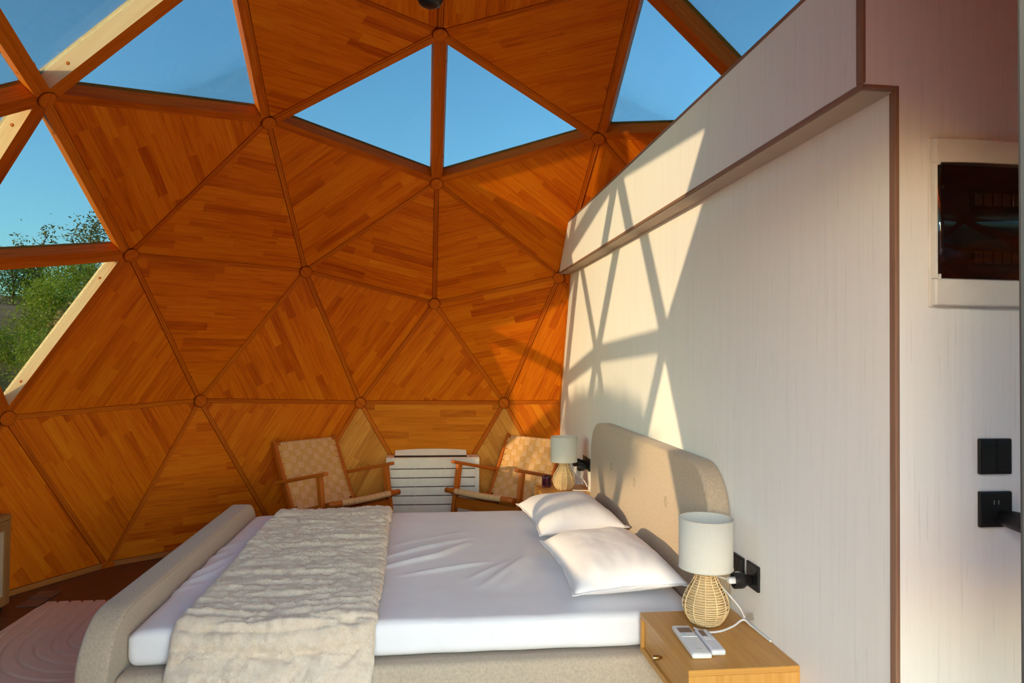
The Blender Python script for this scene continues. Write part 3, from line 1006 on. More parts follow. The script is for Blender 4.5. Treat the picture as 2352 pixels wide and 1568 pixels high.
# pillows
def pillow(name, cx, cy, cz, ax, ay, H, seed, rot, label, tilt=0.0):
    root = empty(name, (cx, cy, cz))
    root.rotation_euler = (tilt, 0, rot)
    N1, N2 = 56, 44
    V = []; F = []
    def surf(u, v, s):
        eu = max(0, 1 - abs(u) ** 2.6) ** .55; ev = max(0, 1 - abs(v) ** 2.6) ** .55
        th = H * eu * ev
        px_ = ax * u * (1 - 0.10 * (1 - v * v) * abs(u) ** 3)
        py_ = ay * v * (1 - 0.12 * (1 - u * u) * abs(v) ** 3)
        w = fbm(px_ * 1.0 + seed, py_ * 2.0, s, 5.5) * 0.004 * (eu * ev)
        fold = 0.005 * math.sin(22 * (px_ * .5 + py_) + seed) * math.exp(-((abs(u) - .8) / .25) ** 2) * ev
        cr_ = noise.noise(Vector((px_ * 3.2 + seed, py_ * 15 + 2.0 * px_, seed)))
        crease = .0045 * (1 - abs(cr_)) ** 4 * min(1, 1.6 * (eu * ev)) * min(1, (u * u + v * v) * .9)
        if s > 0: z = th * .72 + w + fold + crease
        else: z = max(-th * .42, -H * .42) + w * .2
        return (px_, py_, z)
    top = {}; bot = {}
    for i in range(N1 + 1):
        for j in range(N2 + 1):
            u, v = -1 + 2 * i / N1, -1 + 2 * j / N2
            border = i in (0, N1) or j in (0, N2)
            top[i, j] = len(V); V.append(surf(u, v, 1))
            if border: bot[i, j] = top[i, j]
            else: bot[i, j] = len(V); V.append(surf(u, v, -1))
    for i in range(N1):
        for j in range(N2):
            F.append((top[i, j], top[i + 1, j], top[i + 1, j + 1], top[i, j + 1]))
            F.append((bot[i, j], bot[i, j + 1], bot[i + 1, j + 1], bot[i + 1, j]))
    body = obj('cushion', V, F, 'cotton', root, True)
    # flat hem around the pillowcase
    V = []; F = []
    K = 220
    for k in range(K):
        a = 4 * k / K
        sgm = int(a); t = -1 + 2 * (a - sgm)
        u, v = [(t, -1), (1, t), (-t, 1), (-1, -t)][sgm]
        p = surf(u, v, 1)
        ext = 0.008 + 0.005 * noise.noise(Vector((u * 3 + seed, v * 3, 0)))
        zz = 0.007 * noise.noise(Vector((u * 5 + seed, v * 5, 1.3)))
        q = (p[0] + ext * (abs(u) > .999) * (1 if u > 0 else -1), p[1] + ext * (abs(v) > .999) * (1 if v > 0 else -1), zz)
        pin = (p[0] * .985, p[1] * .985)
        V += [(pin[0], pin[1], .003), (q[0], q[1], zz + .0016), (q[0], q[1], zz - .0016), (pin[0], pin[1], -.003)]
    for k in range(K):
        j = (k + 1) % K
        for c in range(4):
            d = (c + 1) % 4
            F.append((k * 4 + c, k * 4 + d, j * 4 + d, j * 4 + c))
    o = obj('hem', V, F, 'cotton', root, True); fix_normals(o.data)
    tag(root, label, 'pillow', 'pillows on the bed')
    return root
pillow('pillow', -.165, -.712, .590, .375, .222, .138, 1.7, 0.0, 'white cotton pillow nearer the camera, beside the nightstand with the remotes', -0.06)
pillow('pillow', .69, -.715, .590, .365, .222, .138, 8.3, 0.03, 'white cotton pillow farther from the camera, before the nightstand with the glass', -0.06)

# ---- fur throw
def throw():
    root = empty('throw_blanket', (0.28, 0.56, 0.52))
    tag(root, 'cream ribbed faux fur throw draped across the foot of the bed', 'blanket')
    top = 0.538
    # path across the bed (x, z): over the far edge, along the top, down the near side
    path = [(1.172, .44), (1.174, .48), (1.168, .512), (1.145, top - .004)]
    x = 1.10
    while x > -.55: path.append((x, top)); x -= .05
    path += [(-.575, top - .002), (-.600, top - .016), (-.622, top - .045), (-.638, .44), (-.668, .405), (-.682, .37), (-.690, .30), (-.694, .22), (-.697, .14), (-.700, .06), (-.702, .02)]
    pts_ = [Vector((a, 0, c)) for a, c in path]
    cum = [0]
    for i in range(1, len(pts_)): cum.append(cum[-1] + (pts_[i] - pts_[i - 1]).length)
    L = cum[-1]
    def at(s):
        s = max(0, min(L, s))
        for i in range(1, len(cum)):
            if s <= cum[i] + 1e-9:
                t = (s - cum[i - 1]) / max(1e-9, cum[i] - cum[i - 1])
                return pts_[i - 1].lerp(pts_[i], t)
        return pts_[-1]
    NS, NT = 420, 130
    s_near = cum[len(path) - 9]
    top_len = cum[len(path) - 11]
    grid = []; V = []; norms = []
    for i in range(NS + 1):
        s = L * i / NS
        c = at(s); a = at(s - .012); b_ = at(s + .012)
        tg = (b_ - a).normalized(); nr_ = Vector((-tg.z, 0, tg.x))
        if nr_.z < 0 and abs(nr_.z) > .3: nr_ = -nr_
        if abs(nr_.z) <= .3 and c.x < 0 and nr_.x > 0: nr_ = -nr_
        if abs(nr_.z) <= .3 and c.x > 0 and nr_.x < 0: nr_ = -nr_
        for j in range(NT + 1):
            t = j / NT
            yl = .895 + .010 * math.sin(s * 3.1) + .008 * noise.noise(Vector((s * 9, 0, 1)))
            yr = .232 + .014 * math.sin(s * 2.3 + 1) + .010 * noise.noise(Vector((s * 14, 5, 1)))
            y = yl + (yr - yl) * t
            on_top = s < top_len + .02
            wob = .030 * noise.noise(Vector((y * 3.0, s * 2.0, 0)))
            # ribs run across (along y)
            ph = (s + wob) / .062
            fr_ = ph - math.floor(ph)
            rib = 1 - abs(2 * fr_ - 1) ** 2.6
            fade = 1.0 if on_top else max(.25, 1 - (s - top_len) * 5)
            edge = min(1, min(t, 1 - t) / .035)
            h = (.002 + (.020 + .014 * noise.noise(Vector((y * 4 + 7, math.floor(ph) * 1.7, 4)))) * rib * fade) + .008 * noise.noise(Vector((y * 22, s * 34, 3))) + .005 * noise.noise(Vector((y * 60, s * 80, 7)))
            if not on_top:
                h += .020 * noise.noise(Vector((y * 9, s * 10, 2))) + .012 * noise.noise(Vector((y * 24, s * 26, 5))) + .012
            # broad folds
            h += .012 * max(0, noise.noise(Vector((y * 2.2 + 3, s * 2.4, 9))))
            h = max(h, 0.002) * (edge ** .5) + .001 * 1
            p = c + nr_ * h
            V.append((p.x - .28, y - .56, p.z - .52)); norms.append(nr_)
    F = []
    for i in range(NS):
        for j in range(NT):
            a = i * (NT + 1) + j
            F.append((a, a + 1, a + NT + 2, a + NT + 1))
    o = obj('cloth', V, F, 'fur', root, True)
    # short pile
    rr = random.Random(3)
    BV = []; BF = []
    NB = 26000
    for _ in range(NB):
        i = rr.randrange(NS); j = rr.randrange(NT)
        k = i * (NT + 1) + j
        p = Vector(V[k]).lerp(Vector(V[k + NT + 2]), rr.random())
        nr_ = norms[k]
        d = (nr_ * .55 + Vector((rr.gauss(0, .55), rr.gauss(0, .55), rr.gauss(0, .35)))).normalized()
        if d.dot(nr_) < .1: d = (d + nr_ * .4).normalized()
        ln = rr.uniform(.004, .009)
        sd = d.cross(nr_)
        if sd.length < 1e-3: continue
        sd = sd.normalized() * .0011
        b0 = len(BV)
        BV += [p - sd, p + sd, p + d * ln]
        BF.append((b0, b0 + 1, b0 + 2))
    pl_ = obj('pile', BV, BF, 'fur', root)
    pl_['kind'] = 'stuff'
throw()

# ================================================================== nightstands
def nightstand(loc, label):
    root = empty('nightstand', loc)
    X0, X1, Y0, Y1, Z0, Z1 = -.235, .235, -.172, .172, 0.0, 0.136     # local: +y is the front
    t = .018
    body = empty('body'); body.parent = root
    # the case: four boards and a back as pieces of the body
    box('top_board', (X0, Y0, Z1 - t), (X1, Y1, Z1), 'oak', body, 0.0015, 1, 0)
    box('bottom_board', (X0, Y0, Z0), (X1, Y1, Z0 + t), 'oak', body, 0.0015, 1, 0)
    box('side_board', (X0, Y0, Z0 + t), (X0 + t, Y1, Z1 - t), 'oak', body, 0.0008, 1, 2)
    box('side_board', (X1 - t, Y0, Z0 + t), (X1, Y1, Z1 - t), 'oak', body, 0.0008, 1, 2)
    box('back_board', (X0 + t, Y0, Z0 + t), (X1 - t, Y0 + .008, Z1 - t), 'oak', body, 0, 1, 0)
    dr_ = box('drawer', (X0 + t + .003, Y1 - .030, Z0 + t + .003), (X1 - t - .003, Y1 - .010, Z1 - t - .003), 'oak', root, 0.001, 1, 0)
    box('drawer_box', (X0 + t + .008, Y0 + .02, Z0 + t + .004), (X1 - t - .008, Y1 - .031, Z1 - t - .02), 'oak', root, 0, 1, 0)
    kx, kz = .03, .062
    prof = [(.0045, 0), (.0045, .008), (.0075, .009), (.0082, .012), (.0082, .030), (.0070, .032)]
    kn = lathe('knob', [(r_, z_) for r_, z_ in prof], 'brass', dr_, 20)
    kn.rotation_euler = (-PI / 2, 0, 0); kn.location = (kx, Y1 - .0102, kz)
    tag(root, label, 'nightstand', 'oak nightstands beside the bed')
    return root
nightstand((-.864, -.884, .405), 'oak wall-mounted nightstand nearer the camera carrying two remote controls')
nightstand((1.61, -.884, .405), 'oak nightstand in the far corner carrying a purple glass')

# ================================================================== table lamps
def make_lamp():
    root = empty('table_lamp', (0, 0, 0))
    prof = [(.034, 0), (.050, .010), (.063, .026), (.072, .046), (.0752, .064), (.0735, .082), (.066, .103), (.055, .123), (.043, .142), (.034, .160), (.030, .178), (.031, .196)]
    def rad(z):
        for i in range(1, len(prof)):
            if z <= prof[i][1]:
                t = (z - prof[i - 1][1]) / (prof[i][1] - prof[i - 1][1]); return prof[i - 1][0] + t * (prof[i][0] - prof[i - 1][0])
        return prof[-1][0]
    core = lathe('wicker_base', [(max(.004, rad(z) - .0052), z) for z in [k * .196 / 26 for k in range(27)]], 'rattan_core', root, 32)
    V = []; F = []
    rings_n = 25; SG = 96; cs = 5; ribs = 12
    for k in range(rings_n):
        z0 = .004 + .188 * k / (rings_n - 1)
        ph = (k % 2) * PI
        b0 = len(V)
        for s in range(SG):
            a = 2 * PI * s / SG
            wv = math.sin(a * ribs / 2 * 1.0 + ph)
            rr = rad(z0) + .0013 * wv
            zz = z0 + .0007 * math.sin(a * 3 + k)
            for c in range(cs):
                q = 2 * PI * c / cs
                V.append(((rr + .0023 * math.cos(q)) * math.cos(a), (rr + .0023 * math.cos(q)) * math.sin(a), zz + .0026 * math.sin(q)))
        for s in range(SG):
            for c in range(cs):
                s2, c2 = (s + 1) % SG, (c + 1) % cs
                F.append((b0 + s * cs + c, b0 + s * cs + c2, b0 + s2 * cs + c2, b0 + s2 * cs + c))
    w = obj('wicker_weave', V, F, 'rattan', core, True); w['kind'] = 'stuff'
    for k in range(ribs):
        a = 2 * PI * k / ribs + .12
        tube('wicker_rib', [((rad(z) + .0022) * math.cos(a), (rad(z) + .0022) * math.sin(a), z) for z in [.003 + .19 * i / 24 for i in range(25)]], .0021, 'rattan', core, 6)
    # shade: open drum with thickness
    Rr, zb, zt, th = .0910, .192, .362, .0016
    sp = [(Rr, zb), (Rr, zt), (Rr - th, zt), (Rr - th, zb), (Rr, zb)]
    lathe('shade', sp, 'lamp_shade_cloth', root, 64, cap=False)
    shade_o = root.children[-1]
    for z in (zb + .002, zt - .002):
        tube('rim', [(Rr * math.cos(a), Rr * math.sin(a), z) for a in [2 * PI * k / 64 for k in range(64)]], .0022, 'lamp_shade_cloth', shade_o, 6, closed=True)
    lathe('socket', [(.014, .190), (.016, .200), (.016, .240), (.012, .250)], 'white_plastic', root, 24)
    lathe('bulb', [(.010, .250), (.018, .262), (.027, .285), (.029, .303), (.024, .322), (.012, .333), (.003, .336)], 'white_plastic', root, 24)
    for k in range(3):
        a = 2 * PI * k / 3
        tube('spider', [(.014 * math.cos(a), .014 * math.sin(a), .236), ((Rr - .002) * math.cos(a), (Rr - .002) * math.sin(a), .262)], .0012, 'steel', root, 6)
    return root
LZ = .541
lampA = make_lamp(); lampA.location = (-.756, -.904, LZ)
lampB = copy_tree(lampA); lampB.location = (1.665, -.885, LZ); lampB.rotation_euler = (0, 0, .5)
tag(lampA, 'wicker gourd table lamp with cream drum shade beside the remote controls', 'lamp', 'wicker bedside lamps')
tag(lampB, 'wicker gourd table lamp with cream drum shade beside the purple glass', 'lamp', 'wicker bedside lamps')

def smooth_path(pts, n=8):
    P_ = [Vector(p) for p in pts]; out = []
    for i in range(len(P_) - 1):
        p0, p1, p2, p3 = P_[max(i - 1, 0)], P_[i], P_[i + 1], P_[min(i + 2, len(P_) - 1)]
        for k in range(n):
            t = k / n
            out.append(0.5 * ((2 * p1) + (p2 - p0) * t + (2 * p0 - 5 * p1 + 4 * p2 - p3) * t * t + (3 * p1 - p0 - 3 * p2 + p3) * t ** 3))
    out.append(P_[-1]); return out
def rel(pts, o): return [(p[0] - o[0], p[1] - o[1], p[2] - o[2]) for p in pts]
# near lamp: cord along the table to the wall, back up into the adapter
lo_ = (-.756, -.904, LZ)
tube('cord', smooth_path(rel([(-.80, -.845, LZ + .004), (-.838, -.875, LZ + .0045), (-.835, -.925, LZ + .0045), (-.80, -.985, LZ + .006), (-.770, -1.033, LZ + .014), (-.800, -1.046, LZ + .006), (-.86, -1.049, LZ + .004), (-.93, -1.050, LZ + .004)], lo_)), .0036, 'cord_white', lampA, 8)
tube('cord', smooth_path(rel([(-.770, -1.038, LZ + .020), (-.750, -1.028, LZ + .05), (-.715, -.985, LZ + .105), (-.712, -.945, LZ + .150), (-.745, -.945, LZ + .158), (-.785, -.966, LZ + .160)], lo_)), .0028, 'cord_white', lampA, 8)
pg = box('plug', rel([(-.812, -1.000, LZ + .150)], lo_)[0], rel([(-.788, -.964, LZ + .170)], lo_)[0], 'cord_white', lampA, 0.005, 2)
tg_ = bar('tag', rel([(-.772, -1.046, LZ + .022)], lo_)[0], rel([(-.812, -1.050, LZ + .040)], lo_)[0], .002, .022, 'tag_silver', lampA, 0.0004)
# far lamp
lB = (1.665, -.885, LZ)
def unrot(pts, o, a):
    res = []
    for p in pts:
        d = Vector(p) - Vector(o); d.rotate(Matrix.Rotation(-a, 3, 'Z')); res.append(tuple(d))
    return res
tube('cord', smooth_path(unrot([(1.62, -.94, LZ + .004), (1.60, -.99, LZ + .0045), (1.58, -1.035, LZ + .006), (1.55, -1.048, LZ + .004), (1.50, -1.049, LZ + .004)], lB, .5)), .0034, 'cord_white', lampB, 8)
tube('cord', smooth_path(unrot([(1.60, -1.035, LZ + .03), (1.64, -1.02, LZ + .065), (1.70, -.985, LZ + .09), (1.735, -.955, LZ + .13), (1.735, -.950, LZ + .165), (1.745, -.962, LZ + .185)], lB, .5)), .0034, 'cord_white', lampB, 8)

# ================================================================== purple tumbler
gl = empty('drinking_glass', (1.775, -.785, LZ + .0005))
tag(gl, 'dark purple dimpled glass tumbler on the far nightstand', 'glass')
V = []; F = []
SG = 40
prof = [(.030, 0), (.033, .002), (.0340, .012), (.0325, .035), (.0318, .055), (.0335, .075), (.0325, .0755), (.0300, .055), (.0300, .030), (.0285, .012), (.004, .010)]
for i, (r_, z_) in enumerate(prof):
    for k in range(SG):
        a = 2 * PI * k / SG
        dm = .0018 * math.sin(a * 7 + i * 1.3) * math.sin(z_ * 150) if 1 < i < 6 else 0
        V.append(((r_ + dm) * math.cos(a), (r_ + dm) * math.sin(a), z_))
for i in range(len(prof) - 1):
    for k in range(SG):
        F.append((i * SG + k, i * SG + (k + 1) % SG, (i + 1) * SG + (k + 1) % SG, (i + 1) * SG + k))
F.append(tuple(reversed(range(SG)))); F.append(tuple(range((len(prof) - 1) * SG, len(prof) * SG)))
obj('tumbler', V, F, 'purple_glass', gl, True)

# ================================================================== remote controls
def remote(p_far, p_near, w, th, mat, label, small):
    """p_far, p_near: ends of the centre line on the table"""
    a, b_ = Vector(p_far), Vector(p_near); L = (b_ - a).length
    ang = math.atan2((b_ - a).y, (b_ - a).x)
    root = empty('remote_control', a, ang)
    V, F = rounded_grid_box((0, -w / 2, 0), (L, w / 2, th), .0065, 30, 12, 6)
    V = [(x, y * (1 - .04 * (1 - x / L)), z + .002 * (1 - ((x / L) - .5) ** 2 * 4) * (z > th * .5)) for x, y, z in V]
    body = obj('body', V, F, mat, root, True)
    zt = th + .0017
    if not small:
        box('screen', (L * .13, -w * .34, zt - .002), (L * .30, w * .36, zt + .0004), 'screen_dark', root, 0.0003, 1)
        box('button', (L * .345, -w * .36 + .004, zt - .002), (L * .385, -w * .36 + .016, zt + .0016), 'teal_button', root, 0.0008, 1)
        for k in range(2):
            box('button', (L * .345, -w * .02 + k * .012, zt - .002), (L * .38, -w * .02 + .009 + k * .012, zt + .0008), 'remote_grey', root, 0.0006, 1)
        box('ridge', (L * .435, -w * .40, zt - .002), (L * .455, w * .40, zt + .0022), 'remote_white', root, 0.001, 2)
        box('mark', (L * .845, -w * .14, zt - .002), (L * .853, w * .20, zt + .00025), 'remote_mark', root)
    else:
        box('screen', (L * .10, -w * .33, zt - .002), (L * .38, w * .04, zt + .0004), 'screen_dark', root, 0.0003, 1)
        for r_ in range(2):
            for c in range(3):
                box('button', (L * (.43 + .075 * r_), -w * .32 + c * w * .25, zt - .002), (L * (.47 + .075 * r_), -w * .32 + w * .15 + c * w * .25, zt + .0012), 'remote_white', root, 0.0006, 1)
        box('slider', (L * .08, w * .18, zt - .002), (L * .38, w * .26, zt + .0006), 'remote_white', root, 0.0004, 1)
        box('mark', (L * .73, -w * .25, zt - .002), (L * .738, w * .25, zt + .00025), 'remote_mark', root)
    tag(root, label, 'remote', 'remote controls on the nightstand')
remote((-.800, -.797, LZ + .0005), (-1.030, -.782, LZ + .0005), .062, .0165, 'remote_white', 'larger ivory remote control with wide dark display on the near nightstand', False)
remote((-.842, -.851, LZ + .0005), (-1.012, -.842, LZ + .0005), .046, .0175, 'remote_grey', 'smaller cool white remote control with narrow display and six buttons', True)

# ================================================================== outlets, switches
def plate(name, c, axis, label, cat, kind, group=None):
    """86 mm plate; axis 'y' -> on the partition (faces +y), 'x' -> on the end wall (faces -x)"""
    root = empty(name, c)
    if axis == 'x': root.rotation_euler = (0, 0, PI / 2)
    s, t = .043, .010
    box('plate', (-s, 0, -s), (s, t, s), 'black_plastic', root, 0.0035, 3)
    if kind == 'switch':
        box('rocker', (-.036, t - .002, -.037), (-.0012, t + .0022, .037), 'black_plastic', root, 0.002, 2)
        box('rocker', (.0012, t - .002, -.037), (.036, t + .0022, .037), 'black_plastic', root, 0.002, 2)
    elif kind == 'socket':
        for dx in (-.006, .006):
            box('slot', (dx - .0016, t - .004, .012), (dx + .0016, t + .0003, .022), 'steel' if axis == 'x' else 'dark_gap', root)
        for dx, rz_ in ((-.010, .5), (.010, -.5), (0, 0)):
            o = box('slot', (-.0015, t - .004, -.006), (.0015, t + .0003, .004), 'dark_gap', root)
            o.location = (dx, 0, -.018 if dx else -.004); o.rotation_euler = (0, rz_, 0)
    tag(root, label, cat, group)
    return root
def adapter(c, axis, label, led=False, sticker=False, L=.062):
    root = empty('plug_adapter', c)
    if axis == 'x': root.rotation_euler = (0, 0, PI / 2)
    prof = [(.015, 0), (.018, .004), (.0185, .018), (.026, .028), (.0275, .034), (.0275, L - .003), (.0265, L), (.0215, L), (.0205, L - .018), (.003, L - .018)]
    if led: prof = [(.018, 0), (.019, .004), (.022, .03), (.0245, L - .006), (.0225, L), (.002, L + .001)]
    b_ = lathe('body', prof, 'black_plastic', root, 32); b_.rotation_euler = (-PI / 2, 0, 0)
    if led:
        disc('indicator', (0, L - .0005, .004), (0, 1, 0), .0035, .0025, 'led_red', root, 12)
    if sticker:
        V = []; F = []
        for k in range(7):
            a = math.radians(40 + 50 * k / 6)
            for y in (L - .024, L - .006): V.append((.0278 * math.cos(a), y, .0278 * math.sin(a)))
            for y in (L - .024, L - .006): V.append((.0270 * math.cos(a), y, .0270 * math.sin(a)))
        for k in range(6):
            a, c = k * 4, k * 4 + 4
            F += [(a, a + 1, c + 1, c), (a + 2, c + 2, c + 3, a + 3), (a, c, c + 2, a + 2), (a + 1, a + 3, c + 3, c + 1)]
        F += [(0, 2, 3, 1), (24, 25, 27, 26)]
        o = obj('sticker', V, F, 'cord_white', root); fix_normals(o.data)
        o = box('sticker_print', (.004, L - .020, .0276), (.010, L - .012, .0279), 'remote_mark', root)
    tag(root, label, 'adapter', 'black plug adapters')
    return root
plate('wall_switch', (-.692, WY, .711), 'y', 'black square switch plate on the wall behind the lamp with the remotes', 'switch', 'switch', 'black plates on the partition')
plate('wall_outlet', (-.806, WY, .714), 'y', 'black square outlet with the stickered adapter beside the near lamp', 'outlet', 'socket', 'black plates on the partition')
adapter((-.800, WY + .0105, .700), 'y', 'black round plug adapter with white sticker beside the near lamp', False, True)
plate('wall_outlet', (1.755, WY, .715), 'y', 'black square outlet on the wall just behind the far lamp', 'outlet', 'socket', 'black plates on the partition')
plate('wall_outlet', (1.64, WY, .715), 'y', 'black square outlet between the far lamp and the headboard', 'outlet', 'socket', 'black plates on the partition')
adapter((1.755, WY + .0105, .712), 'y', 'black plug adapter holding the white cord of the far lamp', False, False, .075)
adapter((1.63, WY + .0105, .700), 'y', 'black plug adapter nearest the edge of the headboard', False, False, .070)
plate('wall_switch', (XE - .012, -1.309, 1.222), 'x', 'black double rocker switch on the white end wall', 'switch', 'switch', 'black plates on the end wall')
plate('wall_outlet', (XE - .012, -1.309, 1.095), 'x', 'black outlet below the rocker switch on the white end wall', 'outlet', 'socket', 'black plates on the end wall')
adapter((XE - .0225, -1.327, 1.075), 'x', 'black plug adapter with a red light on the end wall', True, False, .075)

# ================================================================== consumer unit
cu = empty('distribution_box', (XE - .012, -1.30, 1.58))
tag(cu, 'white electrical distribution box with smoked cover on the end wall', 'fuse box')
fr_lo, fr_hi = (-.022, -.16, 0), (0, .161, .408)
box('frame', (-.006, -.16, 0), (0, .161, .408), 'box_white', cu, 0.002, 2)
box('frame_top', (-.024, -.157, .346), (-.006, .158, .405), 'box_white', cu, 0.005, 3)
box('frame_bottom', (-.024, -.157, .003), (-.006, .158, .068), 'box_white', cu, 0.005, 3)
box('frame_side', (-.024, .152, .068), (-.006, .158, .346), 'box_white', cu, 0.002, 2)
box('backplate', (-.0085, -.15, .07), (-.006, .152, .344), 'panel_purple', cu)
for z0_ in (.235, .095):
    box('breaker_window', (-.0115, -.13, z0_), (-.0085, .06, z0_ + .055), 'dark_gap', cu, 0.002, 2)
    for k in range(6):
        box('breaker', (-.0150, .028 - k * .025, z0_ + .012), (-.0116, .046 - k * .025, z0_ + .042), 'screen_dark', cu, 0.001, 1)
# curved smoked cover
V = []; F = []
K = 20
for k in range(K + 1):
    y = .151 - .30 * k / K
    bow = .012 * (1 - (2 * k / K - 1) ** 4)
    for z in (.069, .345):
        V.append((-.020 - bow, y, z)); V.append((-.018 - bow, y, z))
for k in range(K):
    a = k * 4; c = a + 4
    F += [(a, c, c + 2, a + 2), (a + 1, a + 3, c + 3, c + 1), (a, a + 1, c + 1, c), (a + 2, c + 2, c + 3, a + 3)]
F += [(0, 2, 3, 1), (K * 4, K * 4 + 1, K * 4 + 3, K * 4 + 2)]
o = obj('cover', V, F, 'smoked_plastic', cu, True); fix_normals(o.data)
for z in (.070, .344):
    box('hinge', (-.027, .146, z - .005), (-.018, .152, z + .008), 'box_white', cu, 0.001, 1)
for z in (.115, .29):
    disc('screw', (-.0086, .128, z), (-1, 0, 0), .004, .002, 'steel', cu, 12)

# ================================================================== armchairs
def make_chair(name):
    """local frame: -x is the front, z up, origin on the floor below the front ends of the arms"""
    root = empty(name)
    hw, hb = .315, .284
    for s in (-1, 1):
        y = s * hw
        bar('armrest', (-.045, y, .612), (.555, y, .474), .042, .026, 'chair_wood', root, .008)
        bar('leg', (.035, y, .594), (-.068, y, -.0604), .034, .044, 'chair_wood', root, .005, (1, 0, 0))
        bar('leg', (.365, s * (hb + .030), .300), (.540, s * (hb + .030), -.0604), .030, .044, 'chair_wood', root, .005, (1, 0, 0))
        bar('back_post', (.350, s * hb, .200), (.644, s * hb, .778), .028, .048, 'chair_wood', root, .007, (1, 0, 0))
        bar('seat_rail', (-.085, s * hb, .392), (.50, s * hb, .215), .026, .050, 'chair_wood', root, .006)
    bar('front_rail', (-.010, -hw, .290), (-.010, hw, .290), .022, .085, 'chair_wood', root, .004)
    bar('rear_rail', (.44, -hb, .16), (.44, hb, .16), .022, .060, 'chair_wood', root, .004)
    tube('front_bar', [(-.100, -hw - .015, .396), (-.100, -hw + .06, .396), (-.100, 0, .388), (-.100, hw - .06, .396), (-.100, hw + .015, .396)], .021, 'chair_wood', root, 14, uv=True)
    # woven back between top and bottom rails
    p0 = Vector((.388, 0, .285)); p1 = Vector((.632, 0, .762))
    ax = (p1 - p0).normalized(); nrm = Vector((-ax.z, 0, ax.x))
    if nrm.x > 0: nrm = -nrm
    Lb = (p1 - p0).length; wb = hb - .016
    bar('top_rail', p1 + Vector((0, -wb - .004, 0)) - ax * .012, p1 + Vector((0, wb + .004, 0)) - ax * .012, .026, .032, 'chair_wood', root, .008)
    bar('bottom_rail', p0 + Vector((0, -wb - .004, 0)), p0 + Vector((0, wb + .004, 0)), .026, .032, 'chair_wood', root, .008)
    NV, NH = 9, 10
    pw = 2 * (wb - .022) / NV; ph = (Lb - .040) / NH
    def strip(name_, center, width, mat, parent):
        """ribbon: list of (point, normal, side vector)"""
        V = []; F = []
        for (p, n_, sd) in center:
            a = p - sd * width / 2; b_ = p + sd * width / 2
            V += [a + n_ * .0012, b_ + n_ * .0012, b_ - n_ * .0012, a - n_ * .0012]
        for i in range(len(center) - 1):
            for c in range(4):
                d = (c + 1) % 4
                F.append((i * 4 + c, i * 4 + d, i * 4 + 4 + d, i * 4 + 4 + c))
        F += [(3, 2, 1, 0), tuple(len(V) - 4 + k for k in range(4))]
        o = obj(name_, V, F, mat, parent, False); fix_normals(o.data)
        return o
    yv = Vector((0, 1, 0))
    for i in range(NV):
        y = -wb + .022 + pw * (i + .5)
        pts_ = []
        # wrap around the bottom rail
        for a in range(5):
            q = -PI * .55 + a * PI * .55 / 4
            n_ = (nrm * math.cos(q) + ax * math.sin(q)).normalized()
            pts_.append((p0 + yv * y + n_ * .0185, n_, yv))
        steps = NH * 6
        for k in range(steps + 1):
            t = .020 + (Lb - .040) * k / steps
            wv = math.cos(PI * (t - .020) / ph + PI * .0 - PI / 2) * (1 if i % 2 else -1)
            off = .0150 + .0030 * math.sin(PI * (t - .020) / ph + (PI if i % 2 else 0)) - .010 * math.sin(PI * k / steps)
            pts_.append((p0 + ax * t + yv * y + nrm * off, nrm, yv))
        for a in range(6):
            q = a * PI * .75 / 5
            n_ = (nrm * math.cos(q) + ax * math.sin(q)).normalized()
            pts_.append((p1 - ax * .012 + yv * y + n_ * .0185, n_, yv))
        strip('strap', pts_, pw * .93, 'leather', root)
    for j in range(NH):
        t = .020 + ph * (j + .5)
        pts_ = []
        steps = NV * 6 + 4
        for k in range(steps + 1):
            y = -wb - .022 + (2 * wb + .044) * k / steps
            ii = (y + wb - .022) / pw
            sgn = 1 if j % 2 == 0 else -1
            wv = -.0030 * sgn * math.sin(PI * ii) if 0 <= ii <= NV else 0
            # vertical strap i at row j is in front when sin(pi*(j+.5))*(i odd?-1:1) > 0
            i_ = int(max(0, min(NV - 1, math.floor(ii))))
            front = math.sin(PI * (j + .5)) * (-1 if i_ % 2 else 1)
            amp = abs(math.sin(PI * ii)) if 0 <= ii <= NV else 0
            off = .0150 - .0030 * (1 if front > 0 else -1) * amp - .010 * math.sin(PI * (j + .5) / NH)
            pts_.append((p0 + ax * t + yv * y + nrm * off, nrm, -ax))
        strip('strap', pts_, ph * .93, 'leather_dark', root)
    # sling seat: straps wrapped over the front bar
    NSe = 9
    ps = 2 * (hw - .085) / NSe
    for i in range(NSe):
        y = -hw + .085 + ps * (i + .5)
        sag = .006 * (1 - (2 * (i + .5) / NSe - 1) ** 2)
        pts_ = []
        for a in range(9):
            q = -PI * .55 + a * PI * 1.1 / 8
            n_ = Vector((-math.cos(q), 0, math.sin(q)))
            pts_.append((Vector((-.100, y, .398 - sag)) + n_ * .0225, n_, yv))
        for k in range(1, 13):
            t = k / 12
            x = -.09 + .46 * t
            z = .410 + (.290 - .410) * t - .030 * math.sin(PI * t)
            pts_.append((Vector((x, y, z)), Vector((0.3, 0, .95)).normalized(), yv))
        strip('strap', pts_, ps * .95, 'leather', root)
    for k in range(7):
        t = .16 + .11 * k
        x = -.09 + .46 * t; z = .407 + (.290 - .410) * t - .030 * math.sin(PI * t)
        strip('strap', [(Vector((x, -hw + .05 + (2 * hw - .10) * q / 6, z)), Vector((.3, 0, .95)).normalized(), Vector((.95, 0, -.3)).normalized()) for q in range(7)], .040, 'leather_dark', root)
    return root
